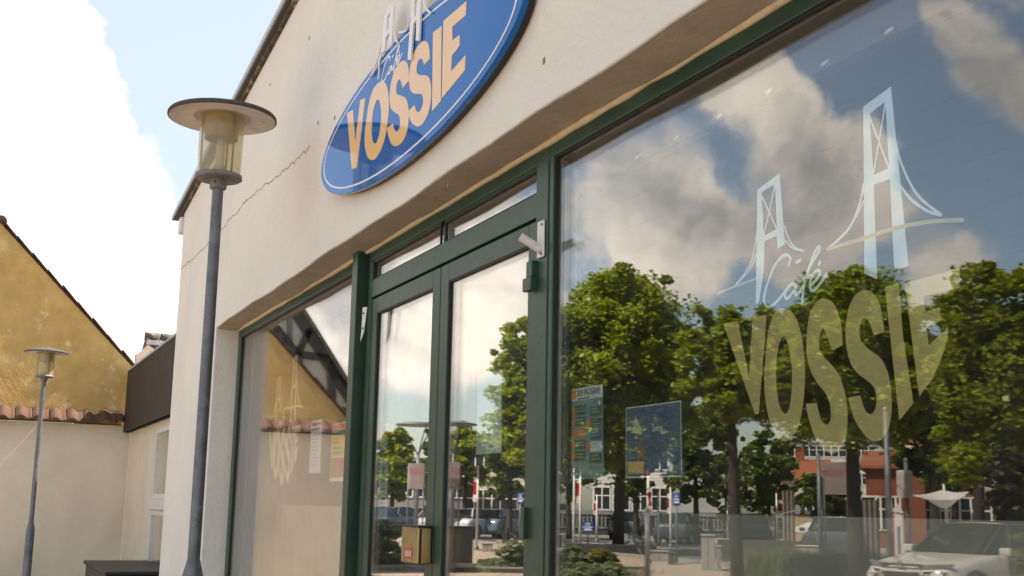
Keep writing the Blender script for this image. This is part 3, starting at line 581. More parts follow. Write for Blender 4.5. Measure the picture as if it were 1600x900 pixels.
# ================================================================== PARK LAMPS
galv = zinc
def park_lamp(label, x, y):
    L = empty('park_lamp', label, 'street lamp', (x, y, 0), group='park lamps in front of the cafe')
    b = MB(); b.lathe([(.001, 3.535), (.03, 3.53), (.12, 3.505), (.22, 3.482), (.256, 3.470), (.262, 3.462)], n=64); b.build('shade_top', lichen, L)
    b = MB(); b.lathe([(.262, 3.462), (.2625, 3.450), (.255, 3.447)], n=64); b.build('shade_rim', lichen, L)
    b = MB(); b.lathe([(.255, 3.447), (.20, 3.456), (.145, 3.462), (.138, 3.455), (.128, 3.463), (.06, 3.466), (.001, 3.466)], n=64); b.build('shade_underside', lamp_under, L)
    b = MB(); b.lathe([(.108, 3.462), (.1075, 3.30), (.104, 3.166)], n=48); b.lathe([(.1045, 3.462), (.104, 3.30), (.1005, 3.166)], n=48); b.build('globe', acryl, L)
    for k in range(3):
        a = 2.62+k*2.094; b = MB(); b.tube([(.092*math.cos(a), .092*math.sin(a), 3.462), (.090*math.cos(a), .090*math.sin(a), 3.166)], .0045, 8); b.build('rod', zinc2, L)
    b = MB(); b.lathe([(.083, 3.462), (.080, 3.345), (.076, 3.345), (.079, 3.462)], n=40); b.build('reflector', mat('reflector_cream', (.62, .52, .33), .5, var=.1, vscale=10, trans=.4), L)
    b = MB(); b.lathe([(.001, 3.345), (.018, 3.335), (.022, 3.30), (.022, 3.215), (.018, 3.205)], n=24); b.build('bulb', mat('bulb_opal', (.75, .72, .62), .3, trans=.3), L)
    b = MB(); b.lathe([(.034, 3.205), (.034, 3.17)], n=24); b.lathe([(.001, 3.206), (.034, 3.205)], n=24); b.build('bulb_holder', mat('holder_grey', (.40, .38, .34), .6), L)
    b = MB(); b.lathe([(.001, 3.168), (.100, 3.168), (.1115, 3.163), (.1125, 3.145), (.105, 3.140), (.03, 3.138)], n=48); b.build('base_ring', zinc2, L)
    b = MB(); b.lathe([(.041, 3.142), (.041, 3.098), (.036, 3.093), (.001, 3.093)], n=28); b.build('collar', zinc2, L)
    b = MB(); b.tube([(.04*math.cos(-.3), .04*math.sin(-.3)-.012, 3.12), (.046, -.028, 3.12)], .004, 8); b.build('screw', rubber, L)
    b = MB(); b.lathe([(.0265, 3.10), (.0275, 2.4), (.0285, 1.335), (.030, 1.325)], n=28); b.build('pole', galv, L)
    b = MB(); b.lathe([(.030, 1.333), (.046, 1.265), (.050, 1.24), (.052, .02), (.06, 0)], n=28); b.build('pole_base', galv, L)
    return L
l1 = park_lamp('tall grey park lamp with flat round shade standing near the sign', -5.75*1.052, .992*1.052); l1.scale = (1.052,)*3; l1.location.z = -.083
l2 = park_lamp('distant small park lamp with round shade in front of the yellow house', -16, .782)
l2.scale.z = .98

# ================================================================== YELLOW HOUSE AND ANNEX
XH = -21.0
def hy(x, y): return onX(x, y, XH)
AY = hy(207, 620)[1]
apex = hy(1, 349); 
za = float(apex[2]); ya = float(apex[1])
zr = hy(207, 577)[2]; yr = float(AY)
slope = (za-zr)/(yr-ya)
rowt = float(hy(0, 632)[2]); rowb = float(hy(0, 655)[2])
yl = ya-(yr-ya)-1.2
yh = empty('yellow_house', 'ochre limewashed gable house with red pantile ledge over a whitewashed lower wall', 'house', (XH, 0, 0))
def H(p): return (p[0]-XH, p[1], p[2])
zl = za-slope*(ya-yl)
b = MB(); b.prism([(-.2, yr, rowb), (-.2, yr, zr), (-.2, ya, za), (-.2, ya-(za-rowb)/slope, rowb)], (.2, 0, 0)); b.build('gable_wall', yellow, yh)
b = MB(); b.box((-.2, yl, 0), (.10, yr+.0, rowb-.02)); b.build('lower_wall', oldwhite, yh, bevel=.01)
b = MB(); b.box((-8, yl+.1, 0), (-.2, yl+.3, rowb-.5)); b.box((-8, yr-.3, 0), (-.2, yr-.1, zr-.2)); b.build('side_wall', yellow, yh)
b = MB()
for y0, y1, z0, z1 in ((yr+.1, ya, zr-.1*slope, za), (ya, ya-(za-rowb)/slope, za, rowb)):
    b.prism([(-8, y0, z0), (-8, y1, z1), (-.02, y1, z1), (-.02, y0, z0)], (0, 0, .05))
b.build('roof', tile_m, yh)
# moss and damp at the foot: own shaped stain on the wall is material; a rough mortar ledge runs along the foot
# pantiles of the ledge, one by one
def pantile_mesh(w_=.255, l_=.34, th=.016):
    b = MB(); nu = 12
    def prof(u): return .030*math.sin(2*math.pi*u*1.0-.6)+(.012 if u > .8 else 0)
    def top(u, v): return (l_*v, w_*(u-.5), prof(u)-.55*l_*v*1.0)
    b.grid(top, nu, 3); n = len(b.v); b.v += [(p[0], p[1], p[2]-th) for p in b.v]; F = list(b.f)
    b.f += [tuple(i+n for i in f[::-1]) for f in F]; b.sm += [True]*len(F)
    m_ = nu+1
    for i in range(nu): b.f.append((3*m_+i, 3*m_+i+1, n+3*m_+i+1, n+3*m_+i)); b.sm.append(False)
    for j in range(3):
        for k in (0, nu): b.f.append((j*m_+k, (j+1)*m_+k, n+(j+1)*m_+k, n+j*m_+k)); b.sm.append(False)
    return b
t0 = pantile_mesh().build('pantile', tile_m, yh, recalc=True)
cnt = int((yr-yl)/.257)
for i in range(cnt):
    o = t0 if i == 0 else t0.copy()
    if i: COL.objects.link(o)
    o.location = (-.01+random.uniform(-.012, .012), yr-.14-i*.257, rowt-.02+random.uniform(-.012, .012)); o.rotation_euler = (random.uniform(-.05, .05), random.uniform(-.03, .03), random.uniform(-.02, .02))
# verge tiles stepping down both slopes
sl_len = math.hypot(yr-ya, za-zr); nvt = int(sl_len/.36)
vt = MB(); vt.grid(lambda u, v: (-.30+.36*u, .40*v-.2, .03*math.cos((u-.85)*5)+.022*(1-v)-.01), 6, 2); n_v = len(vt.v); vt.v += [(p[0], p[1], p[2]-.018) for p in vt.v]; F = list(vt.f); vt.f += [tuple(i+n_v for i in f[::-1]) for f in F]; vt.sm += [True]*len(F)
for j in range(2): vt.f.append((j*7+6, (j+1)*7+6, n_v+(j+1)*7+6, n_v+j*7+6)); vt.sm.append(False)
for i in range(6): vt.f.append((i, i+1, n_v+i+1, n_v+i)); vt.sm.append(False); vt.f.append((14+i, 14+i+1, n_v+14+i+1, n_v+14+i)); vt.sm.append(False)
v0 = vt.build('verge_tile', tile_m, yh, recalc=True); ang = math.atan(slope); first = True
for sgn, nn in ((1, nvt+2), (-1, nvt+4)):
    for i in range(nn):
        d = .2+i*.36; o = v0 if first else v0.copy()
        if not first: COL.objects.link(o)
        first = False
        o.location = (random.uniform(-.012, .012), ya+sgn*d*math.cos(ang), za-d*math.sin(ang)+.045+random.uniform(-.008, .008)); o.rotation_euler = (-sgn*ang, 0, 0) if sgn > 0 else (ang, 0, math.pi*0)
        if sgn < 0: o.scale.y = -1
for i in range(4):
    b = MB(); b.tube([(-.0-i*.38, ya, za+.04+.01*(i % 2)), (-.40-i*.38, ya, za+.05)], [.10, .085], 12); b.build('ridge_tile', tile_m, yh)

# annex ---------------------------------------------------------------------
ax = empty('annex_building', 'low cream annex with dark brown metal fascia between yellow house and cafe', 'building', (0, AY, 0))
fz0 = float(onY(207, 675, AY)[2]); fz1 = float(onY(210, 583, AY)[2])
fx = [XH+.12+i*.62 for i in range(17)]
for i in range(16):
    b = MB(); b.box((fx[i]+.004, -.12, fz0), (fx[i+1]-.000, -.05-.002*(i % 2), fz1)); b.build('fascia_panel', fascia_m, ax, bevel=.003)
b = MB(); b.box((XH+.1, -.135, fz1), (XL+.2, 3.5, fz1+.03)); b.build('roof_edge', roofzinc, ax)
b = MB(); b.box((XH+.1, -.10, fz0-.0), (XL+.2, .3, fz0+.02)); b.build('fascia_underside', fascia_m, ax)
wx0 = float(onY(246, 675, AY)[0]); wz = [float(onY(x, y, AY)[2]) for x, y in ((247, 670), (243, 780), (243, 797), (238, 893))]
b = MB(); b.box((XH+.1, 0, 0), (wx0, .25, fz0)); b.box((wx0, 0, wz[0]), (XL+.2, .25, fz0)); b.box((wx0, .0, 0), (XL+.2, .25, wz[3]-.4)); b.build('wall', oldwhite, ax)
def awin(x0, x1, z0, z1):
    b = MB(); t_ = .07; b.box((x0, -.02, z0), (x0+t_, .05, z1)); b.box((x1-t_, -.02, z0), (x1, .05, z1)); b.box((x0+t_, -.02, z1-t_), (x1-t_, .05, z1)); b.box((x0+t_, -.02, z0), (x1-t_, .05, z0+t_))
    w_ = b.build('window', white_p, ax, bevel=.005); b = MB(); b.box((x0+t_, .01, z0+t_), (x1-t_, .016, z1-t_)); b.build('pane', mirror_glass, w_)
    b = MB(); b.box((x0+t_+.002, .10, z0+t_), (x1-t_-.002, .11, z1-t_)); b.build('curtain', mat('curtain_grey', (.30, .29, .26), .9), w_)
for k in range(3):
    awin(wx0+.004+k*1.6, wx0+1.6+k*1.6, wz[1], wz[0]-.003); awin(wx0+.004+k*1.6, wx0+1.6+k*1.6, wz[3]-.4, wz[2])
b = MB(); b.box((wx0-.04, -.04, wz[2]+.004), (XL+.2, .06, wz[1]-.004)); b.build('ledge', white_p, ax, bevel=.008)
# far roofs glimpsed above the annex
fh = empty('far_white_house', 'white parapet gable with dark lichened tile roof showing above the brown fascia', 'house', (-27, 0, 0))
def F27(x, y): p = onX(x, y, -27); return (0, p[1], p[2])
pp = [F27(*q) for q in ((213, 640), (213, 553), (221, 548), (231, 539), (252, 552), (252, 640))]
b = MB(); b.prism(pp, (-.25, 0, 0)); b.build('wall', mat('far_render', (.62, .55, .47), .9, var=.15, vscale=2, bump=.3), fh)
fh2 = empty('far_tiled_roof', 'old dark tiled roof with mortared ridge tiles behind the white parapet', 'roof', (-29, 0, 0))
def F29(x, y, dx=0): p = onX(x, y, -29); return (dx, p[1], p[2])
A_, B_ = F29(227, 521), F29(290, 521)
zb = F29(227, 545)[2]; zc = F29(227, 560)[2]
b = MB(); b.prism([(0, A_[1], A_[2]-.14), (1.2, A_[1], zb), (1.2, A_[1], zc-1), (-3, A_[1], zc-1)], (0, 3.5, 0)); b.build('roof', tile_dark, fh2)
for i in range(8):
    y0 = A_[1]+i*.36; m_ = tile_dark if i < 3 else mat('pale_ridge_tile', (.55, .36, .22), .8, var=.3, vscale=8)
    b = MB(); b.tube([(0, y0, A_[2]-.10), (0, y0+.34, A_[2]-.10+random.uniform(-.01, .02))], [.13, .115], 12); b.build('ridge_tile', m_, fh2)
for i in range(9):
    for j in range(3):
        b = MB(); y0 = A_[1]+.0+i*.24; b.grid(lambda u, v: (.15+.35*j+.4*v, y0+.24*u, A_[2]-.13-(.15+.35*j+.4*v)*(A_[2]-.14-zb)/1.2+.035*math.sin(u*6.28)+.03*(v)), 6, 1); b.build('pantile', tile_dark, fh2)
b = MB(); b.bar((1.22, A_[1]-.1, zb+.0), (1.22, A_[1]+3.5, zb+.03), .16, .10); b.build('gutter', roofzinc, fh2)
# black planter/bin by the wall
bn = empty('storage_box', 'low black plastic storage box with split lid against the whitewashed wall', 'box')
c0, c1 = onX(147, 882, -16.5), onX(242, 886, -14.5)
topz = float(c0[2])
b = MB(); b.box((-17.6, c0[1], 0), (-14.95, AY-.02, topz-.05)); b.build('body', darkbox, bn, bevel=.02)
for x0, x1 in ((-17.65, -16.32), (-16.28, -14.9)):
    b = MB(); b.box((x0, c0[1]-.03, topz-.05), (x1, AY-.01, topz)); b.build('lid', darkbox, bn, bevel=.015)

# ------------------------------------------------------------------ half-timbered house (seen in the left window)
XT = -27.5
ht = empty('half_timbered_house', 'half timbered gable with dark beams and pale panels behind the yellow house', 'house', (XT, 0, 0))
timber = mat('dark_timber', (.022, .024, .027), .8, var=.3, vscale=9, bump=.4, bscale=30); infill = mat('pale_infill', (.55, .52, .45), .9, var=.12, vscale=3, bump=.3, bscale=20)
def T(x, y): p = acrossX(x, y, XT); return (0, p[1], p[2])
r0, r1 = T(470, 487), T(545, 608); k_ = (r0[2]-r1[2])/(r1[1]-r0[1])   # rafter slope (negative y = farther from cafe)
ym = r0[1]+1.0; zm = r0[2]+abs(k_)*1.0; ye = T(569, 700)[1]
def rz(y): return zm-abs(k_)*abs(y-ym)
b = MB(); b.prism([(-.3, ye, rz(ye)), (-.3, ym, zm), (-.3, 2*ym-ye, rz(ye)), (-.3, 2*ym-ye, 0), (-.3, ye, 0)], (.3, 0, 0)); b.build('gable_wall', infill, ht)
for sg_ in (-1, 1):
    b = MB(); b.prism([(-9, ym, zm+.02), (-9, ym+sg_*(ym-ye), rz(ye)+.02), (.15, ym+sg_*(ym-ye), rz(ye)+.02), (.15, ym, zm+.02)], (0, 0, .12)); b.build('roof', tile_dark, ht)
def beam(p, q, w_=.2): 
    b = MB(); b.bar((.03, p[1], p[2]), (.03, q[1], q[2]), w_, .08, up=(1, 0, 0)); b.build('beam', timber, ht)
beam((0, ym, zm-.16), (0, ye, rz(ye)-.16), .30); beam((0, ym, zm-.16), (0, 2*ym-ye, rz(ye)-.16), .30)
for p, q, w_ in (((428, 512), (465, 558), .22), ((463, 555), (483, 515), .16), ((465, 554), (520, 560), .17), ((516, 562), (518, 640), .20), ((523, 578), (546, 608), .18), ((520, 640), (549, 644), .17), ((466, 556), (466, 650), .18), ((430, 640), (520, 641), .17)):
    beam(T(*p), T(*q), w_)
b = MB(); b.tube([T(452, 470), T(452, 560)], .07, 8); b.build('downpipe', zinc, ht)

# ================================================================== GROUND
asph = mat('asphalt', (.085, .08, .075), .9, var=.25, vscale=.6, bump=.3, bscale=40); pav = mat('pink_paving', (.36, .27, .20), .9, var=.2, vscale=.8, bump=.2, bscale=20, stain=[((.24, .19, .15), .5, .55, .2)])
soil = mat('soil', (.07, .05, .035), .95, var=.4, vscale=3, bump=.6, bscale=30); kerbm = mat('granite_kerb', (.30, .28, .26), .85, var=.3, vscale=8, bump=.3)
plaza = mat('plaza_paving', (.30, .27, .23), .9, var=.25, vscale=.3, stain=[((.18, .17, .15), .15, .55, .1)])
b = MB(); b.box((-900, -900, -.3), (700, 600, 0)); b.build('ground', plaza, kind='structure')
b = MB(); b.box((-60, -29.4, .004), (40, 1.5, .008)); tag(b.build('pavement', pav), kind='structure')
def groundpt(x, t): q = base(x, t); return q
def gpoly(name, pts, z0, z1, m):
    b = MB(); P = [groundpt(*p) for p in pts]; b.prism([(p.x, p.y, z0) for p in P], (0, 0, z1-z0)); return b.build(name, m, kind='structure')
# the street: a band running along the cafe, roughly 33 to 50 m away along the view
Yr0, Yr1 = -17.5, -29.5
b = MB(); b.box((-110, Yr1, .010), (60, Yr0, .014)); tag(b.build('road', asph), kind='structure')
b = MB()
for x in np.arange(-100, 40, 6): b.box((x, -23.6, .018), (x+3, -23.48, .022))
b.box((-110, Yr0-.5, .018), (60, Yr0-.38, .022)); tag(b.build('road_marking', mat('road_paint', (.75, .75, .72), .7, var=.2, vscale=10)), kind='structure')
b = MB()
for Y in (Yr0, Yr1-.15): b.box((-110, Y, 0), (60, Y+.15, .12))
tag(b.build('kerb', kerbm), kind='structure')

# ================================================================== TREES
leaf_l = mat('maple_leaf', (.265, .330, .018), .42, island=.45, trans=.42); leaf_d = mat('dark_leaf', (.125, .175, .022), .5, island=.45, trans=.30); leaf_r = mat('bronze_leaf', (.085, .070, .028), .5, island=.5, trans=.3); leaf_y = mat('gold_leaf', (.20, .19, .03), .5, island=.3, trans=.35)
bark = mat('bark', (.055, .045, .036), .95, var=.4, vscale=8, bump=.8, bscale=20)
def leaves(centers, radii, n, size, m, name, parent, zs=1.0, seed=0):
    g = np.random.default_rng(seed); k = len(centers); idx = g.integers(0, k, n); c = np.array(centers)[idx]; r = np.array(radii)[idx][:, None]
    d = g.normal(size=(n, 3)); d /= np.linalg.norm(d, axis=1)[:, None]; d[:, 2] *= .62
    p = c+d*r*(g.random((n, 1))**.45)
    a = g.normal(size=(n, 3)); a[:, 2] *= .55; a /= np.linalg.norm(a, axis=1)[:, None]
    up = g.normal(size=(n, 3))*.5+np.array([0, 0, 1.0]); bb_ = np.cross(a, up); bb_ /= np.linalg.norm(bb_, axis=1)[:, None]+1e-9
    s = size*(.6+.8*g.random((n, 1))); bend = np.cross(a, bb_)*s*.25
    v = np.stack([p-a*s*.5, p+bb_*s*.42-a*s*.05+bend, p+a*s*.55, p-bb_*s*.42-a*s*.05+bend], 1).reshape(-1, 3)
    me = bpy.data.meshes.new(name); me.vertices.add(4*n); me.vertices.foreach_set('co', v.ravel()); me.loops.add(4*n); me.polygons.add(n)
    me.loops.foreach_set('vertex_index', np.arange(4*n, dtype=np.int32)); me.polygons.foreach_set('loop_start', np.arange(0, 4*n, 4, dtype=np.int32)); me.polygons.foreach_set('loop_total', np.full(n, 4, dtype=np.int32))
    me.update(); me.validate(); me.materials.append(m)
    o = bpy.data.objects.new(name, me); COL.objects.link(o); o.parent = parent; return o
def tree(label, px, ytop, ybot, wpx, t, n, m, tr=.16, seed=1, size=.17, cat='tree', name='leafy_tree', group=None, shape=1.0, nclump=60):
    """crown given by its top and bottom rows and width in the photograph, distance t"""
    bp_ = base(px, t); top = across(px, ytop, t)[2]; bot = across(px, ybot, t)[2]; R_ = wpx/FPX*t/2*1.0
    T_ = empty(name, label, cat, bp_, group=group); g = random.Random(seed)
    H_ = top-bot; cz = (top+bot)/2; C = []; RR = []
    big = [(g.uniform(0, 6.283), g.uniform(-.8, 1), g.uniform(.75, 1.0)) for _ in range(9)]      # main boughs push the outline out
    for i in range(nclump*3):
        th = g.uniform(0, 2*math.pi); u = g.uniform(-1, 1); q = g.random()**.45
        bulge = .80
        for bt, bu, bs in big: bulge = max(bulge, 1.06*bs-.30*((math.cos(th-bt)-1)**2*2+(u-bu)**2*2.2))
        rr = math.sqrt(max(0, 1-u*u))**.8*q*bulge; zf = u*q*min(1, bulge+.06)
        wz_ = (1-.30*max(0, zf)) * shape if zf > 0 else 1.0
        cr = g.uniform(.07, .16)*min(R_, H_/2)*1.1
        if i % 9 == 0: rr *= 1.08; zf *= 1.02; cr *= .6
        C.append((rr*math.cos(th)*(R_-cr*.4)*wz_, rr*math.sin(th)*(R_-cr*.4)*wz_, cz+zf*(H_/2-cr*.4))); RR.append(cr)
    for i in range(nclump*2): C.append((C[i][0]*1.0+g.gauss(0, .3*RR[i]), C[i][1]+g.gauss(0, .3*RR[i]), C[i][2]-RR[i]*g.uniform(0, .8))); RR.append(RR[i]*g.uniform(1.2, 2.2))
    leaves(C, RR, n, size, m, 'crown', T_, seed=seed)
    b = MB(); lean = (g.uniform(-.2, .2), g.uniform(-.2, .2)); zt = cz+H_*.15
    b.tube([(0, 0, 0), (lean[0]*.2, lean[1]*.2, bot*.5+.01), (lean[0]*.5, lean[1]*.5, bot+.3), (lean[0], lean[1], zt)], [tr*1.25, tr, tr*.85, tr*.25], 10); b.build('trunk', bark, T_)
    for i in range(min(9, nclump//6)):
        c = C[(i*7) % len(C)]; z0 = bot+(.1+.6*g.random())*max(.3, (cz-bot)); b = MB(); mid = (c[0]*.45+lean[0]*.5, c[1]*.45+lean[1]*.5, z0+(c[2]-z0)*.35+.2)
        b.tube([(lean[0]*.6, lean[1]*.6, z0), mid, c], [tr*.45, tr*.28, tr*.07], 6); b.build('limb', bark, T_)
    return T_
tree('tall light green maple seen left of the poster, its crown biggest of all', 965, 398, 765, 310, 45, 115000, leaf_l, .20, 11, .165, nclump=130)
tree('green maple whose branches reach into the right door glass', 838, 466, 750, 190, 43, 46000, leaf_l, .16, 12, .16, nclump=75)
tree('mid green roadside tree with a straight dark trunk below the word Cafe', 1150, 442, 690, 205, 27, 26000, leaf_l, .125, 13, .115, nclump=70)
tree('broad dark tree behind the window lettering with a thick dark trunk', 1335, 398, 715, 330, 27, 75000, leaf_l, .16, 14, .105, nclump=95)
tree('dense dark tree at the far right edge of the shop window', 1590, 385, 790, 280, 24, 42000, leaf_l, .16, 15, .11, nclump=95)
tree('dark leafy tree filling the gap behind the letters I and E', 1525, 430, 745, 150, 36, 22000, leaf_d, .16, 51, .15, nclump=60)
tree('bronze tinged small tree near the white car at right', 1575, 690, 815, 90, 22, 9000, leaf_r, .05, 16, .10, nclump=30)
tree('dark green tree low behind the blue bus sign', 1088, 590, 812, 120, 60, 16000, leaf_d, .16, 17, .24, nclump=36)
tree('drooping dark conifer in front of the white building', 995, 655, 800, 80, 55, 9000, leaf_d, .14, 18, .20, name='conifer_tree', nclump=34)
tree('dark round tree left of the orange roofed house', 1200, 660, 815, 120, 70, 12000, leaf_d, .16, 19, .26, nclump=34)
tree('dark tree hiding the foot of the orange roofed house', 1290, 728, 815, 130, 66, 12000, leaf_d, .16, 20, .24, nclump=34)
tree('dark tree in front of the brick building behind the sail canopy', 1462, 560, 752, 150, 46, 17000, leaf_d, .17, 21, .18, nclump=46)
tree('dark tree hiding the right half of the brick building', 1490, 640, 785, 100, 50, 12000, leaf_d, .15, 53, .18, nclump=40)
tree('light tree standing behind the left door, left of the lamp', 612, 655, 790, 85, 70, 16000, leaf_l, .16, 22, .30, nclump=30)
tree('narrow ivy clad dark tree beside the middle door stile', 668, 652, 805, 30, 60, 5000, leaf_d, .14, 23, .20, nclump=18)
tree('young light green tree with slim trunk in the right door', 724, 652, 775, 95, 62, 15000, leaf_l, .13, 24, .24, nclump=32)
tree('dark tree right of the white notice in the right door', 795, 645, 785, 90, 58, 10000, leaf_d, .15, 25, .22, nclump=32)
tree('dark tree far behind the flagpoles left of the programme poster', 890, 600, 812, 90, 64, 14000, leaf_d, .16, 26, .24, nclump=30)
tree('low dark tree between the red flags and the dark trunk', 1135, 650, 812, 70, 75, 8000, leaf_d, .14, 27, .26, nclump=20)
def shrub(label, px, ytop, wpx, t, n, m, seed, size=.07, name='shrub', group=None):
    bp_ = base(px, t); top = across(px, ytop, t)[2]; R_ = wpx/FPX*t/2; e_ = empty(name, label, 'shrub', bp_, group=group); g = random.Random(seed); C = []; RR = []
    for i in range(60):
        a = g.uniform(0, 6.28); q = g.random()**.5; h_ = g.random(); C.append((q*R_*.8*math.cos(a), q*R_*.8*math.sin(a), .1+h_*(top-.2)*(1-.4*q*q))); RR.append(.16*min(R_, top)+.05)
    leaves(C, RR, n, size, m, 'foliage', e_, seed=seed)
    b = MB()
    for i in range(7):
        a = i*.9; b.tube([(0, 0, 0), (R_*.3*math.cos(a), R_*.3*math.sin(a), top*.4), (R_*.5*math.cos(a), R_*.5*math.sin(a), top*.7)], [.02, .014, .005], 5)
    b.build('stems', bark, e_); return e_
leaf_s = mat('shrub_leaf', (.16, .20, .085), .6, island=.4, trans=.3); leaf_w = mat('blossom', (.62, .60, .42), .7, island=.2, trans=.3)
s1 = shrub('tall grey green shrub at lower left of the left door', 602, 806, 66, 31.2, 14000, leaf_s, 31, .09)
s2 = shrub('round shrub dotted with cream blossom in the right door', 800, 838, 48, 31.5, 7000, leaf_s, 32, .07)
s3 = shrub('grey green shrub just right of the doors, in the wide window', 895, 848, 52, 31.5, 9000, leaf_s, 33, .08)
s4 = shrub('golden green shrub below the programme poster', 942, 850, 48, 31.5, 9000, leaf_y, 34, .08)
s5 = shrub('low spreading grey green shrub at the bottom of the right door', 770, 868, 60, 31.2, 3500, leaf_s, 35, .07)
s7 = shrub('low green shrub bed at the kerb under the golden shrub', 945, 884, 160, 30.8, 12000, leaf_s, 37, .07)
s9 = shrub('low bushy green shrub cut by the bottom edge below the posters', 930, 872, 150, 26, 14000, leaf_s, 39, .07)
s8 = shrub('yellow leaved shrub at bottom right beside the white car', 1597, 800, 46, 14, 3500, leaf_y, 38, .06)
for e_, sd_ in ((s2, 41), (s1, 42)):
    g = random.Random(sd_); R_ = .35 if e_ is s2 else .42; tz = across(800, 842, 31.5)[2] if e_ is s2 else 1.1
    leaves([(R_*g.uniform(-1, 1), R_*g.uniform(-1, 1), tz*g.uniform(.35, 1.0)) for _ in range(30)], [.05]*30, 700 if e_ is s2 else 260, .05, leaf_w, 'blossom', e_, seed=sd_)
# tall grass bed
def grass_bed(name, x0, x1, t0_, t1_, n, hgt, m, seed):
    g = np.random.default_rng(seed); V = []; P = []
    a0, a1 = [math.atan2(ray(x, 800)[1], -ray(x, 800)[0]) for x in (x0, x1)]; a = a0+(a1-a0)*g.random(n); t = t0_+(t1_-t0_)*g.random(n)
    tc_ = g.random((70, 2))*[abs(a1-a0), t1_-t0_]+[min(a0, a1), t0_]; q_ = g.integers(0, 70, n); sel = g.random(n) < .8
    a = np.where(sel, tc_[q_, 0]+g.normal(size=n)*.006, a); t = np.where(sel, tc_[q_, 1]+g.normal(size=n)*.22, t); cl = np.where(sel, (.55+.5*g.random(70))[q_], .45)
    bx_ = -t*np.cos(a); by_ = MIR[1]-t*np.sin(a); h_ = hgt*(.45+.6*g.random(n))*cl; an = g.random(n)*6.28; ln = h_*(.15+.6*g.random(n)); wd = .009
    ox, oy = np.cos(an), np.sin(an); px_, py_ = -oy*wd, ox*wd
    v = np.stack([np.stack([bx_-px_, by_-py_, 0*h_], 1), np.stack([bx_+px_, by_+py_, 0*h_], 1), np.stack([bx_+px_*.8+ox*ln*.35, by_+py_*.8+oy*ln*.35, h_*.6], 1), np.stack([bx_-px_*.8+ox*ln*.35, by_-py_*.8+oy*ln*.35, h_*.6], 1), np.stack([bx_+ox*ln, by_+oy*ln, h_], 1)], 1).reshape(-1, 3)
    f = []
    for i in range(n): k = 5*i; f += [(k, k+1, k+2, k+3), (k+3, k+2, k+4)]
    me = bpy.data.meshes.new(name); me.from_pydata(v.tolist(), [], f); me.materials.append(m); o = bpy.data.objects.new(name, me); COL.objects.link(o); o['kind'] = 'stuff'; return o
grs = mat('tall_grass_blade', (.17, .20, .075), .7, island=.45, trans=.3)
grass_bed('tall_grass', 1165, 1370, 28.5, 31.5, 16000, .85, grs, 3)
grass_bed('tall_grass', 565, 1000, 30.2, 32.0, 9000, .22, grs, 4)
gpoly('planting_bed', [(560, 30.4), (1010, 30.4), (1010, 33), (560, 33)], .004, .10, soil); gpoly('planting_bed', [(1160, 28.2), (1380, 28.2), (1380, 32), (1160, 32)], .004, .11, soil)
def kerbline(x0, x1, t):
    b = MB(); P = [groundpt(x0+(x1-x0)*i/16, t) for i in range(17)]
    for p, q in zip(P[:-1], P[1:]): b.bar((p.x, p.y, .07), (q.x, q.y, .07), .16, .14)
    tag(b.build('kerb', kerbm), kind='structure')
kerbline(560, 1010, 30.3); kerbline(1160, 1385, 28.1)

# ================================================================== BUILDINGS ACROSS THE STREET
def facade(name, label, cat, xl, xr, t, ztop_px, wallm, rows=(), depth=8, roof=None, roofm=None, eave=.3, ncol=0, win=(1.1, 1.5), frame=None, z0s=None, skew=0):
    """box building whose front faces the mirror point; xl..xr columns of the photograph"""
    a, b_ = base(xl, t), base(xr, t+skew); d = (b_-a); wd = d.length; ang_ = math.atan2(d.y, d.x); top = across((xl+xr)/2, ztop_px, t)[2]
    E_ = empty(name, label, cat, a, ang_)
    # local frame: x along front, y; the side away from the cafe is +y or -y
    nrm = Vector((-d.y, d.x, 0)).normalized(); away = 1 if nrm.dot(Vector(((a+b_)/2-Vector((0, 3.4, 0))))) > 0 else -1
    m_ = MB(); m_.box((0, 0, 0), (wd, away*depth, top)); m_.build('wall', wallm, E_)
    ff = frame or mat('far_window_white', (.75, .75, .72), .6); gg = mat('far_window_dark', (.03, .035, .04), .15)
    for zz in rows:
        for i in range(ncol):
            cx = wd*(i+.5)/ncol; b = MB(); w_, h_ = win; o = -away
            b.box((cx-w_/2-.1, o*.05, zz-.1), (cx+w_/2+.1, 0, zz)); b.box((cx-w_/2-.1, o*.05, zz+h_), (cx+w_/2+.1, 0, zz+h_+.1)); b.box((cx-w_/2-.1, o*.05, zz), (cx-w_/2, 0, zz+h_)); b.box((cx+w_/2, o*.05, zz), (cx+w_/2+.1, 0, zz+h_)); b.box((cx-.05, o*.045, zz), (cx+.05, 0, zz+h_)); b.box((cx-w_/2, o*.043, zz+h_*.6), (cx+w_/2, 0, zz+h_*.66))
            wn = b.build('window', ff, E_); b = MB(); b.box((cx-w_/2, o*.02, zz), (cx+w_/2, .005*o, zz+h_)); b.build('pane', gg, wn)
    if roof:
        rh = roof; m_ = MB(); y0, y1 = -away*eave, away*(depth+eave)
        m_.prism([(-eave, y0, top), (-eave, (y0+y1)/2, top+rh), (-eave, y1, top), (-eave, y1, top-.15), (-eave, y0, top-.15)], (wd+2*eave, 0, 0)); rf = m_.build('roof', roofm, E_)
        m_ = MB(); m_.box((wd*.3, away*depth*.45, top+rh*.5), (wd*.3+.7, away*depth*.55, top+rh+.9)); m_.build('chimney', mat('brick_far', (.30, .085, .04), .85), rf)
    else:
        m_ = MB(); m_.box((-.1, -away*.1, top), (wd+.1, away*(depth+.1), top+.2)); m_.build('roof', mat('grey_roof', (.22, .22, .22), .8), E_)
    return E_
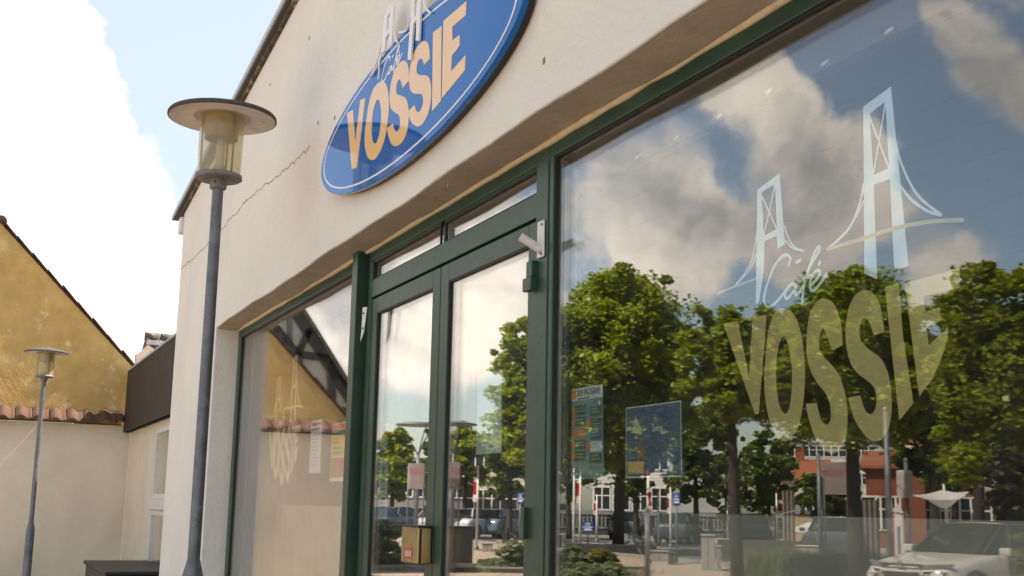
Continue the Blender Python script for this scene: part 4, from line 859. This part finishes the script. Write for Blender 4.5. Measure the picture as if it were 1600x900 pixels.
ivory = mat('ivory_render', (.62, .57, .48), .9, var=.08, vscale=.4); whiter = mat('white_render', (.74, .71, .64), .9, var=.06, vscale=.4); brick = mat('red_brick', (.25, .075, .032), .85, var=.25, vscale=1.5, bump=.2, bscale=8, stain=[((.25, .08, .04), 2, .55, .1)]); otile = mat('orange_roof_tile', (.34, .105, .042), .8, var=.25, vscale=1.2, bump=.3, bscale=4)
greyr = mat('grey_render', (.30, .28, .25), .9, var=.1, vscale=.5)
facade('grey_house', 'low grey rendered house with white windows behind the cars at left', 'house', 566, 726, 84, 745, greyr, (2.2,), 10, 1.5, mat('slate', (.10, .10, .11), .7), ncol=6, win=(.8, 1.4), z0s=0)
facade('ivory_building', 'ivory rendered building glimpsed between trees in the right door', 'building', 727, 862, 92, 700, ivory, (1.2, 4.6), 12, 1.0, mat('slate', (.10, .10, .11), .7), ncol=5, win=(1.2, 1.6))
facade('white_building', 'white town building with paired windows behind the music poster', 'building', 925, 1046, 82, 680, whiter, (1.6, 4.3), 12, 1.0, mat('slate', (.10, .10, .11), .7), ncol=4, win=(1.0, 1.4))
facade('white_flat_block', 'white flat roofed block rising behind the orange roofs', 'building', 1232, 1372, 125, 695, whiter, (1.0, 4.5, 7.2), 12, None, None, ncol=6, win=(1.3, 1.0))
facade('orange_roofed_house', 'gabled house with bright orange tile roof left of the grey lamp pole', 'house', 1222, 1296, 96, 748, ivory, (1.2,), 10, 1.7, otile, ncol=3)
facade('brick_building', 'red brick building with white windows behind the sail canopy', 'building', 1354, 1540, 62, 728, brick, (.9,), 12, 1.0, otile, ncol=6, win=(1.3, 1.5))
facade('brick_tower_wing', 'narrow red brick wing with orange roof right of the tall grey pole', 'building', 1408, 1446, 58, 706, brick, (3.6,), 5, .8, otile, ncol=1, win=(.8, 1.0))
facade('white_outbuilding', 'small white outbuilding right of the brick building', 'building', 1535, 1620, 66, 795, whiter, (.6,), 6, .8, mat('slate', (.10, .10, .11), .7), ncol=3, win=(1.3, 1.0))
facade('tan_shed', 'low tan shed under the dark trees beside market tables', 'shed', 1226, 1272, 68, 803, mat('tan_render', (.50, .34, .20), .9), (), 5, None, None)
facade('low_dark_pavilion', 'long dark grey pavilion wall behind the flagpoles', 'building', 862, 1225, 76, 806, mat('dark_grey_cladding', (.06, .065, .06), .7, var=.3, vscale=.5), (.5,), 4, None, None, ncol=16, win=(1.2, .9), frame=mat('grey_frame', (.2, .2, .2), .6))
far = facade('ivory_town_house', 'ivory town house wall far behind the dark trees at left', 'house', 470, 566, 100, 735, ivory, (2.0,), 10, 2, otile, ncol=3)

# ================================================================== STREET FURNITURE
flagred = mat('flag_red', (.50, .015, .02), .8, trans=.3); polew = mat('white_pole', (.78, .76, .70), .4)
def hanging_flag(e_, ztop, hgt, stripes, s_=1):
    zz = ztop
    for i, (m_, h_) in enumerate(stripes):
        b = MB(); b.grid(lambda u, v: (s_*(.04+.20*u*(1-.35*v)), .05*math.sin(6*u+4*v+i), zz-h_*hgt*v), 6, 5); n_v = len(b.v); b.v += [(p[0], p[1]+.008, p[2]) for p in b.v]; F = list(b.f); b.f += [tuple(k+n_v for k in f[::-1]) for f in F]; b.sm += [True]*len(F); b.build('flag', m_, e_, recalc=False); zz -= h_*hgt
whitec = mat('white_cloth', (.85, .83, .80), .8, trans=.55)
def flagpole(label, px, ytop, t, r=.05, flag=True, s_=1, grp='white flagpoles along the square'):
    p = base(px, t); h_ = across(px, ytop, t)[2]; e_ = empty('flagpole', label, 'flagpole', p, random.uniform(0, 6), grp)
    b = MB(); b.tube([(0, 0, 0), (0, 0, h_*.5), (0, 0, h_)], [r, r*.85, r*.6], 10); b.build('pole', polew, e_)
    b = MB(); b.lathe([(.001, .10), (.05, .08), (.06, .04), (.05, .0), (.001, -.01)], (0, 0, h_), 12); b.build('finial', flagred, e_)
    b = MB(); b.lathe([(r*1.8, 0), (r*1.8, .12), (r*1.1, .16)], n=12); b.build('foot', zinc, e_)
    if flag: hanging_flag(e_, h_*.86, h_*.30, ((whitec, .2), (flagred, .5), (whitec, .3)), s_)
flagpole('leaning white flagpole with red pennant in the right door', 745, 727, 46)
for lb, px, yt, t, fl in (('left of two white flagpoles below the programme poster', 896, 728, 47, True), ('right of two white flagpoles below the programme poster', 906, 730, 48, True), ('white flagpole with red flag left of the tree trunk', 932, 772, 60, True),
        ('tall white flagpole under the music poster', 1012, 742, 37, True), ('white flagpole with red flag, first right of the music poster pole', 1028, 768, 56, True), ('white flagpole with red flag beside the blue bus sign', 1047, 760, 54, True),
        ('tallest white flagpole, standing alone left of the dark trunk', 1147, 717, 36.5, True), ('small far flagpole left of the lone tall flagpole', 1136, 782, 60, True), ('far white flagpole right of the dark trunk', 1213, 770, 62, True), ('far white flagpole with red flag beside the thick trunk', 1330, 790, 60, False)):
    flagpole(lb, px, yt, t, .055, fl)
for i, px in enumerate((820, 826, 836)): pass
def bus_sign(label, px, y0, y1, t, wpx):
    p = base(px, t); z1 = across(px, y0, t)[2]; z0 = across(px, y1, t)[2]; w_ = wpx/FPX*t; e_ = empty('bus_sign', label, 'sign', p, math.pi/2-azim(px)+math.pi*0)
    e_.rotation_euler.z = math.pi/2-0; dv = Vector((0, 3.4, 0))-p; e_.rotation_euler.z = math.atan2(dv.y, dv.x)+math.pi/2   # local -y faces the cafe glass
    b = MB(); b.tube([(0, 0.03, 0), (0, .03, z1)], .035, 10); b.build('pole', zinc, e_)
    blue = mat('sign_blue', (.015, .09, .42), .4); b = MB(); b.box((-w_/2, -.012, z0), (w_/2, .012, z1)); b.build('plate', blue, e_, bevel=.01)
    zz = (z0+z1)/2; b = MB(); b.box((-w_/2+.03, -.0145, zz-.02), (w_/2-.03, -.013, zz+.02)); b.box((-w_*.32, -.0145, z0+(zz-z0)*.35), (w_*.32, -.013, z0+(zz-z0)*.75)); b.box((-w_*.22, -.0145, zz+(z1-zz)*.3), (w_*.22, -.013, zz+(z1-zz)*.45)); b.box((-w_*.22, -.0145, zz+(z1-zz)*.6), (w_*.22, -.013, zz+(z1-zz)*.75)); b.build('pictogram', polew, e_)
bus_sign('blue traffic sign on a pole near the right edge of the right door', 812, 770, 787, 42, 9)
bus_sign('blue bus sign on a slim pole right of the music poster', 1056, 770, 790, 38, 12)
bus_sign('wide blue information board low behind the flagpoles', 918, 815, 832, 52, 17)
def armed_lamp(label, px, ytop, t):
    p = base(px, t); z = across(px, ytop, t)[2]; e_ = empty('street_lamp', label, 'street lamp', p, 0, 'forked street lamps behind the doors')
    b = MB(); b.tube([(0, 0, 0), (0, 0, z*.55), (0, 0, z-1.1)], [.09, .07, .055], 10); b.build('pole', zinc, e_)
    for a in (0, 2.09, 4.18):
        b = MB(); b.tube([(0, 0, z-1.1), (.3*math.cos(a), .3*math.sin(a), z-.6), (.78*math.cos(a), .78*math.sin(a), z-.03)], [.03, .025, .02], 6); b.build('arm', zinc, e_)
    b = MB(); b.lathe([(.001, .12), (.5, .09), (.86, .02), (.88, -.02), (.80, -.03), (.001, -.01)], (0, 0, z), 28); b.build('shade', zinc, e_)
armed_lamp('second copy of the forked street lamp, added for its doubled reflection in the left door', 650, 664, 44); armed_lamp('grey street lamp with forked arms cut by right door stile', 706, 663, 46)  # one lamp mirrored twice by the door leaves; a second lamp is added
def banner(label, px, y0, y1, x0, x1, t, m_, txt=None):
    p = base(px, t); e_ = empty('banner_sign', label, 'sign', p); dv = Vector((0, 3.4, 0))-p; e_.rotation_euler.z = math.atan2(dv.y, dv.x)+math.pi/2
    z1 = across(px, y0, t)[2]; z0 = across(px, y1, t)[2]; a = (x0-px)/FPX*t; c = (x1-px)/FPX*t
    b = MB(); b.box((-a, -.03, z0), (-c, .0, z1)); b.build('panel', m_, e_, bevel=.01)
    for xx in (-a*.98, -c*.98):
        b = MB(); b.tube([(xx, .04, 0), (xx, .04, z1)], .03, 8); b.build('post', zinc, e_)
    b = MB(); b.box((-a*.8+.0, -.033, z0+(z1-z0)*.55), (-c*.8, -.0305, z0+(z1-z0)*.8)); b.build('print', mat('banner_pink_dark', (.30, .15, .15), .7), e_)
    if txt: o = text('lettering', txt, (z1-z0)*.20, mat('banner_ink', (.05, .06, .07), .7), e_, (-min(a, c)*0+min(-a, -c)+.03, -.034, z0+.1), (rad(90), rad(-90), 0)); o.location.x = max(-a, -c)-.04; o.scale = (-1, 1, 1); o.rotation_euler = (rad(90), rad(90), 0)
pink = mat('banner_pink', (.33, .25, .24), .8, var=.25, vscale=2)
banner('copy of the pink banner, added for its doubled reflection left of the middle stile', 648, 724, 764, 636, 660, 43.5, pink); banner('pink banner panel seen right of the middle stile', 706, 722, 764, 697, 716, 45.5, pink)  # left panel is an added double, for the banner's second mirror image
banner('tall pink and grey catering banner beside the grey pole', 1305, 722, 773, 1289, 1322, 40, pink, 'catering')
# plain grey poles
def pole(label, px, ytop, t, r=.06):
    p = base(px, t); e_ = empty('lamp_pole', label, 'pole', p); z = across(px, ytop, t)[2]; b = MB(); b.tube([(0, 0, 0), (0, 0, z)], [r*1.15, r*.8], 12); b.build('shaft', zinc, e_); b = MB(); b.lathe([(r*1.8, 0), (r*1.8, .3), (r*1.1, .4)], n=12); b.build('foot', zinc, e_)
    b = MB(); b.lathe([(r*.85, 0), (r*.9, .05), (.001, .1)], (0, 0, z), 12); b.build('cap', zinc, e_)
pole('thin grey pole left of the catering banner', 1280, 714, 33, .06); pole('thick tall grey pole below the letter S', 1388, 642, 24.6, .065); pole('grey pole rising behind the white obelisk sign', 1417, 722, 25.3, .045); pole('dark slim post under the music poster, cut by the bottom edge', 1010, 800, 22, .05)
sb = empty('speed_display', 'white box shaped display on the grey pole behind the obelisk', 'sign', base(1415, 25.1)); dv = Vector((0, 3.4, 0))-sb.location; sb.rotation_euler.z = math.atan2(dv.y, dv.x)+math.pi/2+.5
z0, z1 = across(1415, 778, 25.1)[2], across(1415, 735, 25.1)[2]
b = MB(); b.box((-.13, -.10, z0), (.13, .06, z1)); b.build('case', mat('pale_case', (.50, .48, .44), .6), sb, bevel=.01); b = MB(); b.box((-.10, -.104, z0+.05), (.10, -.1015, z1-.05)); b.build('face', mat('case_face', (.38, .37, .34), .5), sb)
ob = empty('obelisk_sign', 'white wedge topped totem sign with red frame beside the thick grey pole', 'sign', base(1402, 24.5)); dv = Vector((0, 3.4, 0))-ob.location; ob.rotation_euler.z = math.atan2(dv.y, dv.x)+math.pi/2
zt = across(1402, 802, 24.5)[2]; zq = across(1402, 784, 24.5)[2]; zf = across(1402, 758, 24.5)[2]
wht = mat('totem_white', (.72, .70, .68), .5)
b = MB(); b.box((-.085, -.08, 0), (.085, .08, zt)); b.build('body', wht, ob, bevel=.005)
b = MB(); b.prism([(-.10, -.10, zt), (.10, -.10, zt+.03), (.02, -.10, zq)], (0, .2, 0)); b.build('wedge', wht, ob)
b = MB(); b.box((-.025, -.084, zt-1.1), (.03, -.081, zt-.25)); b.build('panel', zinc, ob)
b = MB(); b.tube([(-.11, .1, zt-.1), (-.12, .1, zf-.1), (0, .1, zf), (.12, .1, zf-.1), (.11, .1, zt-.1)], .012, 8); b.tube([(.10, -.09, 0), (.105, -.09, zt)], .012, 6); b.build('red_frame', flagred, ob)
# utility cabinets and bollards
def cabinet(label, px, y0, wpx, t, m_, name='utility_cabinet', cat='cabinet'):
    p = base(px, t); z = across(px, y0, t)[2]; w_ = wpx/FPX*t; e_ = empty(name, label, cat, p); dv = Vector((0, 3.4, 0))-p; e_.rotation_euler.z = math.atan2(dv.y, dv.x)+math.pi/2
    b = MB(); b.box((-w_/2, -.2, 0), (w_/2, .25, z-.04)); b.build('body', m_, e_, bevel=.01); b = MB(); b.box((-w_/2-.02, -.23, z-.04), (w_/2+.02, .27, z)); b.build('lid', m_, e_, bevel=.01)
    b = MB(); b.box((-.008, -.203, .08), (.008, -.2005, z-.08)); b.build('door_gap', darkbox, e_)
greyc = mat('cabinet_grey', (.34, .33, .31), .6, var=.08, vscale=3)
cabinet('tall grey utility cabinet left of the lone flagpole', 1105, 835, 20, 34, greyc); cabinet('small grey cabinet beside the tall utility cabinet', 1121, 852, 7, 34, greyc)
cabinet('black litter bin at the foot of the street lamp in the right door', 722, 822, 34, 33.5, darkbox, 'litter_bin', 'bin')
cabinet('small dark litter bin just inside the wide window edge', 872, 836, 10, 48, darkbox, 'litter_bin', 'bin')
cabinet('dark green bin near the flagpoles behind the shrubs', 1048, 862, 10, 37, mat('bin_green', (.05, .09, .07), .6), 'litter_bin', 'bin')
cabinet('low concrete block wall end right of the green bin', 1030, 860, 26, 39, mat('concrete', (.33, .30, .26), .9, var=.2, vscale=3), 'concrete_block', 'block')
cabinet('pale concrete block behind the tall grass', 1260, 852, 34, 38, mat('pale_concrete', (.50, .46, .38), .9, var=.1, vscale=2), 'concrete_block', 'block')
cabinet('stone planter beneath the young tree in the right door', 762, 848, 16, 44, mat('concrete', (.33, .30, .26), .9), 'stone_planter', 'planter')
# bike rack, kiosk, low wall
kio = empty('round_kiosk', 'low round pavilion with shallow dark dome roof under the music poster', 'kiosk', base(985, 50)); zt = across(985, 852, 50)[2]; zq = across(985, 834, 50)[2]; R_ = 55/FPX*50/2*1.3
b = MB(); b.lathe([(.001, zq+.02), (R_*.25, zq), (R_*.7, (zt+zq)/2), (R_*1.1, zt)], n=28); b.lathe([(R_*1.1, zt), (R_*1.1, zt-.12), (R_*.9, zt-.14)], n=28, smooth=False); b.build('roof', mat('kiosk_roof', (.16, .17, .15), .7, var=.2, vscale=2), kio)
b = MB(); b.lathe([(R_*.9, 0), (R_*.9, zt-.12)], n=28); b.build('wall', mat('kiosk_wall', (.42, .33, .22), .9), kio)
for k in range(8):
    a = k*.785; b = MB(); b.tube([(R_*1.0*math.cos(a), R_*math.sin(a), 0), (R_*1.0*math.cos(a), R_*math.sin(a), zt-.1)], .05, 8); b.build('column', zinc, kio)
lw = base(880, 44), base(1005, 44)
b = MB(); b.bar((lw[0].x, lw[0].y, .18), (lw[1].x, lw[1].y, .18), .3, .36); o = b.build('low_wall', mat('concrete', (.33, .30, .26), .9), bevel=.02); tag(o, 'low pale concrete wall running behind the golden shrub', 'wall')
lw = base(1120, 42), base(1350, 42)
b = MB(); b.bar((lw[0].x, lw[0].y, .33), (lw[1].x, lw[1].y, .33), .3, .66); o = b.build('low_wall', mat('dark_brick_wall', (.10, .09, .08), .9, var=.3, vscale=3)); tag(o, 'low dark wall running behind the tall grass', 'wall')
def stand(px, t, k):
    e_ = empty('bicycle_stand', 'hooped bicycle stand beyond the flowering shrub, %s in the row' % ('leftmost', 'second from left', 'second from right', 'rightmost')[k], 'bicycle stand', base(px, t), .4*k, 'bicycle stands in the right door')
    b = MB(); b.tube([(-.3, 0, 0), (-.3, 0, .7), (-.2, 0, .85), (.2, 0, .85), (.3, 0, .7), (.3, 0, 0)], .02, 8); b.build('hoop', zinc, e_)
    for s_ in (-1, 1):
        b = MB(); b.tube([(s_*.45+.33*math.cos(a), .12, .34+.33*math.sin(a)) for a in np.linspace(0, 6.283, 21)], .015, 6, cap=False); b.build('wheel', rubber, e_)
for k, px in enumerate((793, 802, 808, 816)): stand(px, 47, k)
# timber posts of the square fence
for k, px in enumerate(list(range(1336, 1372, 8))+[1225, 1231, 1238]):
    p = base(px, 45 if px > 1300 else 58); b = MB(); b.box((-.07, -.07, 0), (.07, .07, 2.1 if px > 1300 else 2.6)); o = b.build('timber_post', mat('grey_timber', (.22, .18, .14), .9, var=.3, vscale=4), bevel=.01); o.location = p
    od = ('first', 'second', 'third', 'fourth', 'fifth'); tag(o, 'grey timber post, %s from left in the row beside the thick dark trunk' % od[k] if px > 1300 else 'slim timber post, %s from left in the row beside the tan shed' % od[k-5], 'post', 'timber posts by the thick trunk' if px > 1300 else 'timber posts by the tan shed')
# sail canopy
sc_ = empty('sail_canopy', 'white tensioned sail canopy on a slanted mast by the brick building', 'canopy', base(1478, 40)); dv = Vector((0, 3.4, 0))-sc_.location; sc_.rotation_euler.z = math.atan2(dv.y, dv.x)-math.pi/2
q = FPX/40; zz = lambda y: across(1478, y, 40)[2]
P_ = [((1426-1478)/q, 0, zz(774)), (-.1, -1.2, zz(764)), ((1510-1478)/q, 0, zz(767)), (.3, 1.3, zz(781)), ((1478-1478)/q+.0, 0, zz(797))]
def sail(a, b_, c, d, low):
    m_ = MB()
    def fn(u, v):
        A_ = np.array(P_[0])*(1-u)*(1-v)+np.array(P_[1])*u*(1-v)+np.array(P_[2])*u*v+np.array(P_[3])*(1-u)*v
        k = math.exp(-(((u-.5)**2+(v-.5)**2)*8)); A_[2] -= k*(zz(770)-zz(792)); A_[0] += 0; return A_
    m_.grid(fn, 16, 16); n_v = len(m_.v); m_.v += [(p[0], p[1], p[2]-.012) for p in m_.v]; F = list(m_.f); m_.f += [tuple(k+n_v for k in f[::-1]) for f in F]; m_.sm += [True]*len(F); return m_
sail(*P_).build('sail', whitec, sc_, recalc=False)
b = MB(); b.tube([(0, 0, 0), (0, 0, zz(792))], .06, 10); b.tube([(0, 0, zz(797)), (-.05, 0, zz(772)+.3)], .03, 8); b.build('mast', polew, sc_)
for s_ in ((1263, 828), (1273, 829)):
    e_ = empty('market_parasol', 'small white market parasol by the tan shed, %s of two' % ('left' if s_[0] < 1270 else 'right'), 'parasol', base(s_[0], 62), 0, 'white market parasols'); z = across(s_[0], 817, 62)[2]
    b = MB(); b.lathe([(.001, z+.05), (.7, z-.25), (.71, z-.45)], n=8, smooth=False); b.build('cover', whitec, e_); b = MB(); b.tube([(0, 0, 0), (0, 0, z)], .03, 8); b.build('mast', polew, e_)
# a person walking on the square (far)
def person(px, t, label):
    p = base(px, t); me = bpy.data.meshes.new('body'); J = [(0, 0, .95), (0, 0, 1.15), (0, 0, 1.38), (0, .01, 1.50), (0, .0, 1.62), (0, .0, 1.74), (-.09, 0, .88), (-.10, .06, .48), (-.11, .0, .08), (-.11, .13, .03), (.09, 0, .88), (.11, -.06, .48), (.12, -.2, .10), (.12, -.08, .03), (-.17, 0, 1.38), (-.23, -.02, 1.12), (-.24, .08, .86), (-.24, .12, .78), (.17, 0, 1.38), (.23, .02, 1.12), (.24, .12, .90), (.24, .17, .84)]
    E_ = [(0, 1), (1, 2), (2, 3), (3, 4), (4, 5), (0, 6), (6, 7), (7, 8), (8, 9), (0, 10), (10, 11), (11, 12), (12, 13), (2, 14), (14, 15), (15, 16), (16, 17), (2, 18), (18, 19), (19, 20), (20, 21)]
    R_ = [.13, .125, .13, .055, .09, .075, .085, .06, .045, .035, .085, .06, .045, .035, .06, .045, .035, .03, .06, .045, .035, .03]
    me.from_pydata(J, E_, []); o = bpy.data.objects.new('person', me); COL.objects.link(o); sk = o.modifiers.new('skin', 'SKIN'); 
    if not me.skin_vertices: me.attributes
    for v, r in zip(me.skin_vertices[0].data if me.skin_vertices else [], R_): v.radius = (r, r*.8)
    o.modifiers.new('sub', 'SUBSURF').levels = 1; me.materials.append(mat('rose_clothing', (.28, .10, .09), .9)); o.location = p; tag(o, label, 'person'); return o

# ================================================================== CARS
def car(label, name='parked_car', paint=None, detail=True, loc=None, rz=0, group=None):
    e_ = empty(name, label, 'car', loc or (0, 0, 0), rz, group)
    # x forward (front at +2), y left, length 4
    st = [(2.02, .30, .60, .50, .66), (2.00, .24, .70, .62, .76), (1.93, .20, .80, .74, .84), (1.70, .19, .86, .84, .875), (1.20, .19, .925, .95, .88), (.85, .19, .985, 1.0, .88), (.3, .19, 1.0, 1.02, .875), (-.6, .19, 1.02, 1.03, .875), (-1.5, .20, 1.04, 1.05, .865), (-1.85, .26, 1.02, 1.00, .82), (-1.98, .34, .80, .86, .72), (-2.0, .40, .60, .70, .66)]
    rings = []
    for x, zb_, zt_, zs, w_ in st:
        half = [(0, zb_), (w_-.12, zb_), (w_-.02, zb_+.12), (w_, .55 if zt_ > .7 else (zb_+zt_)/2), (w_-.01, zs-.16), (w_-.05, zs-.05), (w_-.16, zt_), (w_*.45, zt_+.015), (0, zt_+.02)]
        rings.append([(x, y, z) for y, z in half]+[(x, -y, z) for y, z in half[-2:0:-1]])
    n = len(rings[0]); b = MB(); v = [p for r in rings for p in r]; f = [(i*n+k, i*n+(k+1) % n, (i+1)*n+(k+1) % n, (i+1)*n+k) for i in range(len(rings)-1) for k in range(n)]
    f += [tuple(range(n)), tuple(range((len(rings)-1)*n, len(rings)*n))[::-1]]; b.add(v, f, True); b.build('body', paint, e_, subsurf=1 if not detail else 2)
    gd = mat('car_glass', (.010, .012, .012), .05, spec=.7); blk = mat('car_black', (.015, .015, .015), .5); chrome = mat('car_chrome', (.6, .6, .6), .2, .9)
    lo = [(.98, .0, .98), (.90, .62, .99), (.70, .76, 1.0), (-.4, .78, 1.02), (-1.3, .77, 1.03), (-1.75, .68, 1.04), (-1.82, 0, 1.04)]; hi = [(.22, .0, 1.475), (.17, .50, 1.46), (.05, .585, 1.45), (-.4, .60, 1.46), (-1.1, .59, 1.45), (-1.42, .52, 1.42), (-1.48, 0, 1.42)]
    full = lambda H_: H_+[(x, -y, z) for x, y, z in H_[-2:0:-1]]
    A_, B_ = full(lo), full(hi); n = len(A_); b = MB(); b.add(A_+B_, [(k, (k+1) % n, n+(k+1) % n, n+k) for k in range(n)]+[tuple(range(n, 2*n))]); b.build('glasshouse', gd, e_)
    rf = [(x*1.02+.0, y*1.02, z) for x, y, z in B_]; b = MB(); b.add(rf+[(x*.97-.02, y*.9, z+.045) for x, y, z in rf], [(k, (k+1) % n, n+(k+1) % n, n+k) for k in range(n)]+[tuple(range(n, 2*n)), tuple(range(n))[::-1]], True); b.build('roof', paint, e_, subsurf=1)
    for s_ in (-1, 1):
        b = MB(); b.bar((.82, s_*.72, 1.0), (.10, s_*.565, 1.455), .05, .06); b.build('pillar', paint if not detail else blk, e_)
        b = MB(); b.bar((-.42, s_*.785, 1.0), (-.45, s_*.605, 1.455), .03, .07, up=(1, 0, 0)); b.build('pillar', blk, e_)
        b = MB(); b.bar((-1.62, s_*.74, 1.03), (-1.25, s_*.57, 1.43), .06, .22); b.build('pillar', paint, e_)
    wm = MB(); wm.tube([(1.27, 0, .31), (1.27, .20, .31)], .315, 24)
    for X in (1.25, -1.27):
        for s_ in (-1, 1):
            b = MB(); b.tube([(X, s_*.66, .31), (X, s_*.865, .31)], .315, 24); w_ = b.build('wheel', rubber, e_); b = MB(); b.tube([(X, s_*.86, .31), (X, s_*.878, .31)], .20, 20); b.build('rim', chrome, w_)
            b = MB(); b.tube([(X+.39*math.cos(a), s_*.872, .31+.39*math.sin(a)) for a in np.linspace(-.15, 3.29, 16)], .045, 8); b.build('wheel_arch', blk, e_)
    for s_ in (-1, 1):
        b = MB(); b.add([(2.0, s_*.30, .80), (1.99, s_*.34, .745), (1.955, s_*.62, .755), (1.80, s_*.835, .80), (1.78, s_*.825, .84), (1.95, s_*.62, .825)], [(0, 1, 2, 5), (5, 2, 3, 4)]); o_ = [(p[0]-.02, p[1], p[2]) for p in b.v]
        b.add([(p[0]+.012, p[1]*1.004, p[2]) for p in b.v[:6]]+[(p[0]-.05, p[1], p[2]) for p in b.v[:6]], [(0, 1, 2, 5), (5, 2, 3, 4), (0, 1, 7, 6), (1, 2, 8, 7), (2, 3, 9, 8), (3, 4, 10, 9), (4, 5, 11, 10), (5, 0, 6, 11)]); b.build('headlight', mat('headlight_glass', (.20, .20, .20), .1, spec=.8, var=.5, vscale=30), e_)
        b = MB(); b.add([(2.02, s_*.44, .70), (2.03, s_*.47, .58), (1.99, s_*.70, .56), (1.93, s_*.79, .60), (1.91, s_*.80, .70), (1.97, s_*.62, .715)], [(0, 1, 2, 5), (5, 2, 3, 4)]); b.add([(p[0]-.1, p[1]*.98, p[2]) for p in b.v[:6]]+list(b.v[:6]), [(0, 1, 7, 6), (1, 2, 8, 7), (2, 3, 9, 8), (3, 4, 10, 9), (4, 5, 11, 10), (5, 0, 6, 11)]); b.build('lower_headlight', gd, e_)
        b = MB(); b.obox((.62, s_*.98, 1.03), (.05, 0, 0), (0, .10, 0), (0, 0, .065)); b.build('mirror', paint, e_, bevel=.03)
        if detail:
            for k in range(3):
                b = MB(); b.lathe([(.001, .012), (.022, .008), (.030, 0)], n=14); o = b.build('lamp_lens', mat('lens_bright', (.8, .8, .8), .1, .6), e_); o.rotation_euler = (0, rad(90), 0); o.location = (2.035-.02*k, s_*(.52+.075*k), .64)
    if detail:
        b = MB(); b.prism([(2.018, -.42, .82), (2.018, .42, .82), (2.018, .42, .775), (2.018, -.42, .775)], (.012, 0, 0)); b.build('upper_grille', blk, e_, bevel=.004)
        for zz_ in (.80, .735):
            b = MB(); b.bar((2.028, -.40, zz_), (2.028, .40, zz_), .012, .010); b.build('chrome_strip', chrome, e_)
        b = MB()
        for dz in (0, .05):
            for s_ in (-1, 1): b.bar((2.045, s_*.075, .75+dz), (2.045, 0, .80+dz), .022, .022, up=(1, 0, 0))
        b.build('emblem', chrome, e_)
        b = MB(); b.prism([(2.012, -.38, .66), (2.012, .38, .66), (2.022, .34, .40), (2.022, -.34, .40)], (.012, 0, 0)); b.build('lower_grille', blk, e_, bevel=.01)
        b = MB(); b.tube([(2.03, -.40, .69), (2.03, .40, .69), (2.04, .43, .66), (2.05, .36, .37), (2.05, -.36, .37), (2.04, -.43, .66), (2.03, -.40, .69)], .016, 8); b.build('grille_surround', paint, e_)
        b = MB(); b.tube([(1.0, -.55, .985), (.55, .1, 1.25)], .008, 6); b.tube([(1.02, .1, .99), (.60, .55, 1.18)], .008, 6); b.build('wiper', blk, e_)
        for s_ in (-1, 1):
            b = MB(); b.box((.1, s_*.878, .30), (-.9, s_*.892, .40)); b.build('side_moulding', blk, e_, bevel=.01)
            b = MB(); b.bar((.66, s_*.876, .35), (.62, s_*.84, .98), .006, .010); b.bar((-.45, s_*.878, .35), (-.43, s_*.84, .98), .006, .010); b.build('door_gap', blk, e_)
            b = MB(); b.box((-.15, s_*.872, .80), (-.33, s_*.90, .83)); b.build('handle', paint, e_, bevel=.008)
        b = MB(); b.bar((-1.2, .5, 1.50), (.05, .52, 1.50), .03, .03); b.bar((-1.2, -.5, 1.50), (.05, -.52, 1.50), .03, .03); b.build('roof_rail', blk, e_)
    return e_
cream_car = mat('pearl_white_paint', (.50, .475, .43), .25, coat=.6)
c0 = base(1404, 21.2)
hero = car('pearl white hatchback parked nose towards the cafe, lower right of the wide window', paint=cream_car, detail=True)
hero.rotation_euler.z = rad(82); fwd = Vector((math.cos(rad(82)), math.sin(rad(82)), 0)); hero.location = c0-fwd*2.0
cols = [(.05, .06, .08), (.30, .31, .33), (.08, .09, .11), (.45, .46, .48), (.03, .03, .035), (.20, .05, .04), (.10, .14, .20)]
names_ = ['black', 'grey', 'dark grey', 'silver', 'black', 'dark red', 'blue grey']
proto = None
spots = [(592, 66, 'black car partly behind the tall grey green shrub', 0), (632, 68, 'dark car parked left of the left street lamp', 2), (664, 70, 'silver car parked behind the left street lamp', 3), (700, 62, 'grey car at the right door stile', 1), (742, 62, 'silver car right of the litter bin under young tree', 3), (780, 63, 'blue grey car left of the bicycle stands', 6),
         (818, 64, 'grey car partly hidden by the right door edge', 1), (1060, 60, 'dark car behind the blue bus sign', 0), (1300, 44, 'dark car parked behind the tall grass', 2), (1180, 64, 'black car behind the straight dark trunk', 4), (985, 66, 'dark grey car behind the round pavilion', 2)]
for px, t, lb, ci in spots:
    pm = mat('car_paint_%s' % names_[ci].replace(' ', '_'), cols[ci], .25, coat=.5)
    k_ = car(lb, paint=pm, detail=False, loc=base(px, t), rz=-azim(px)+rad(75)+random.uniform(-.1, .1), group='cars parked across the square')

# lettering to real meshes
bpy.context.view_layer.update(); dg = bpy.context.evaluated_depsgraph_get()
for o in [o for o in bpy.data.objects if o.type == 'FONT']:
    me = bpy.data.meshes.new_from_object(o.evaluated_get(dg)); n_o = bpy.data.objects.new('lettering_mesh', me); COL.objects.link(n_o)
    n_o.parent = o.parent; n_o.location = o.location; n_o.rotation_euler = o.rotation_euler; n_o.scale = o.scale; nm = o.name; bpy.data.objects.remove(o); n_o.name = nm
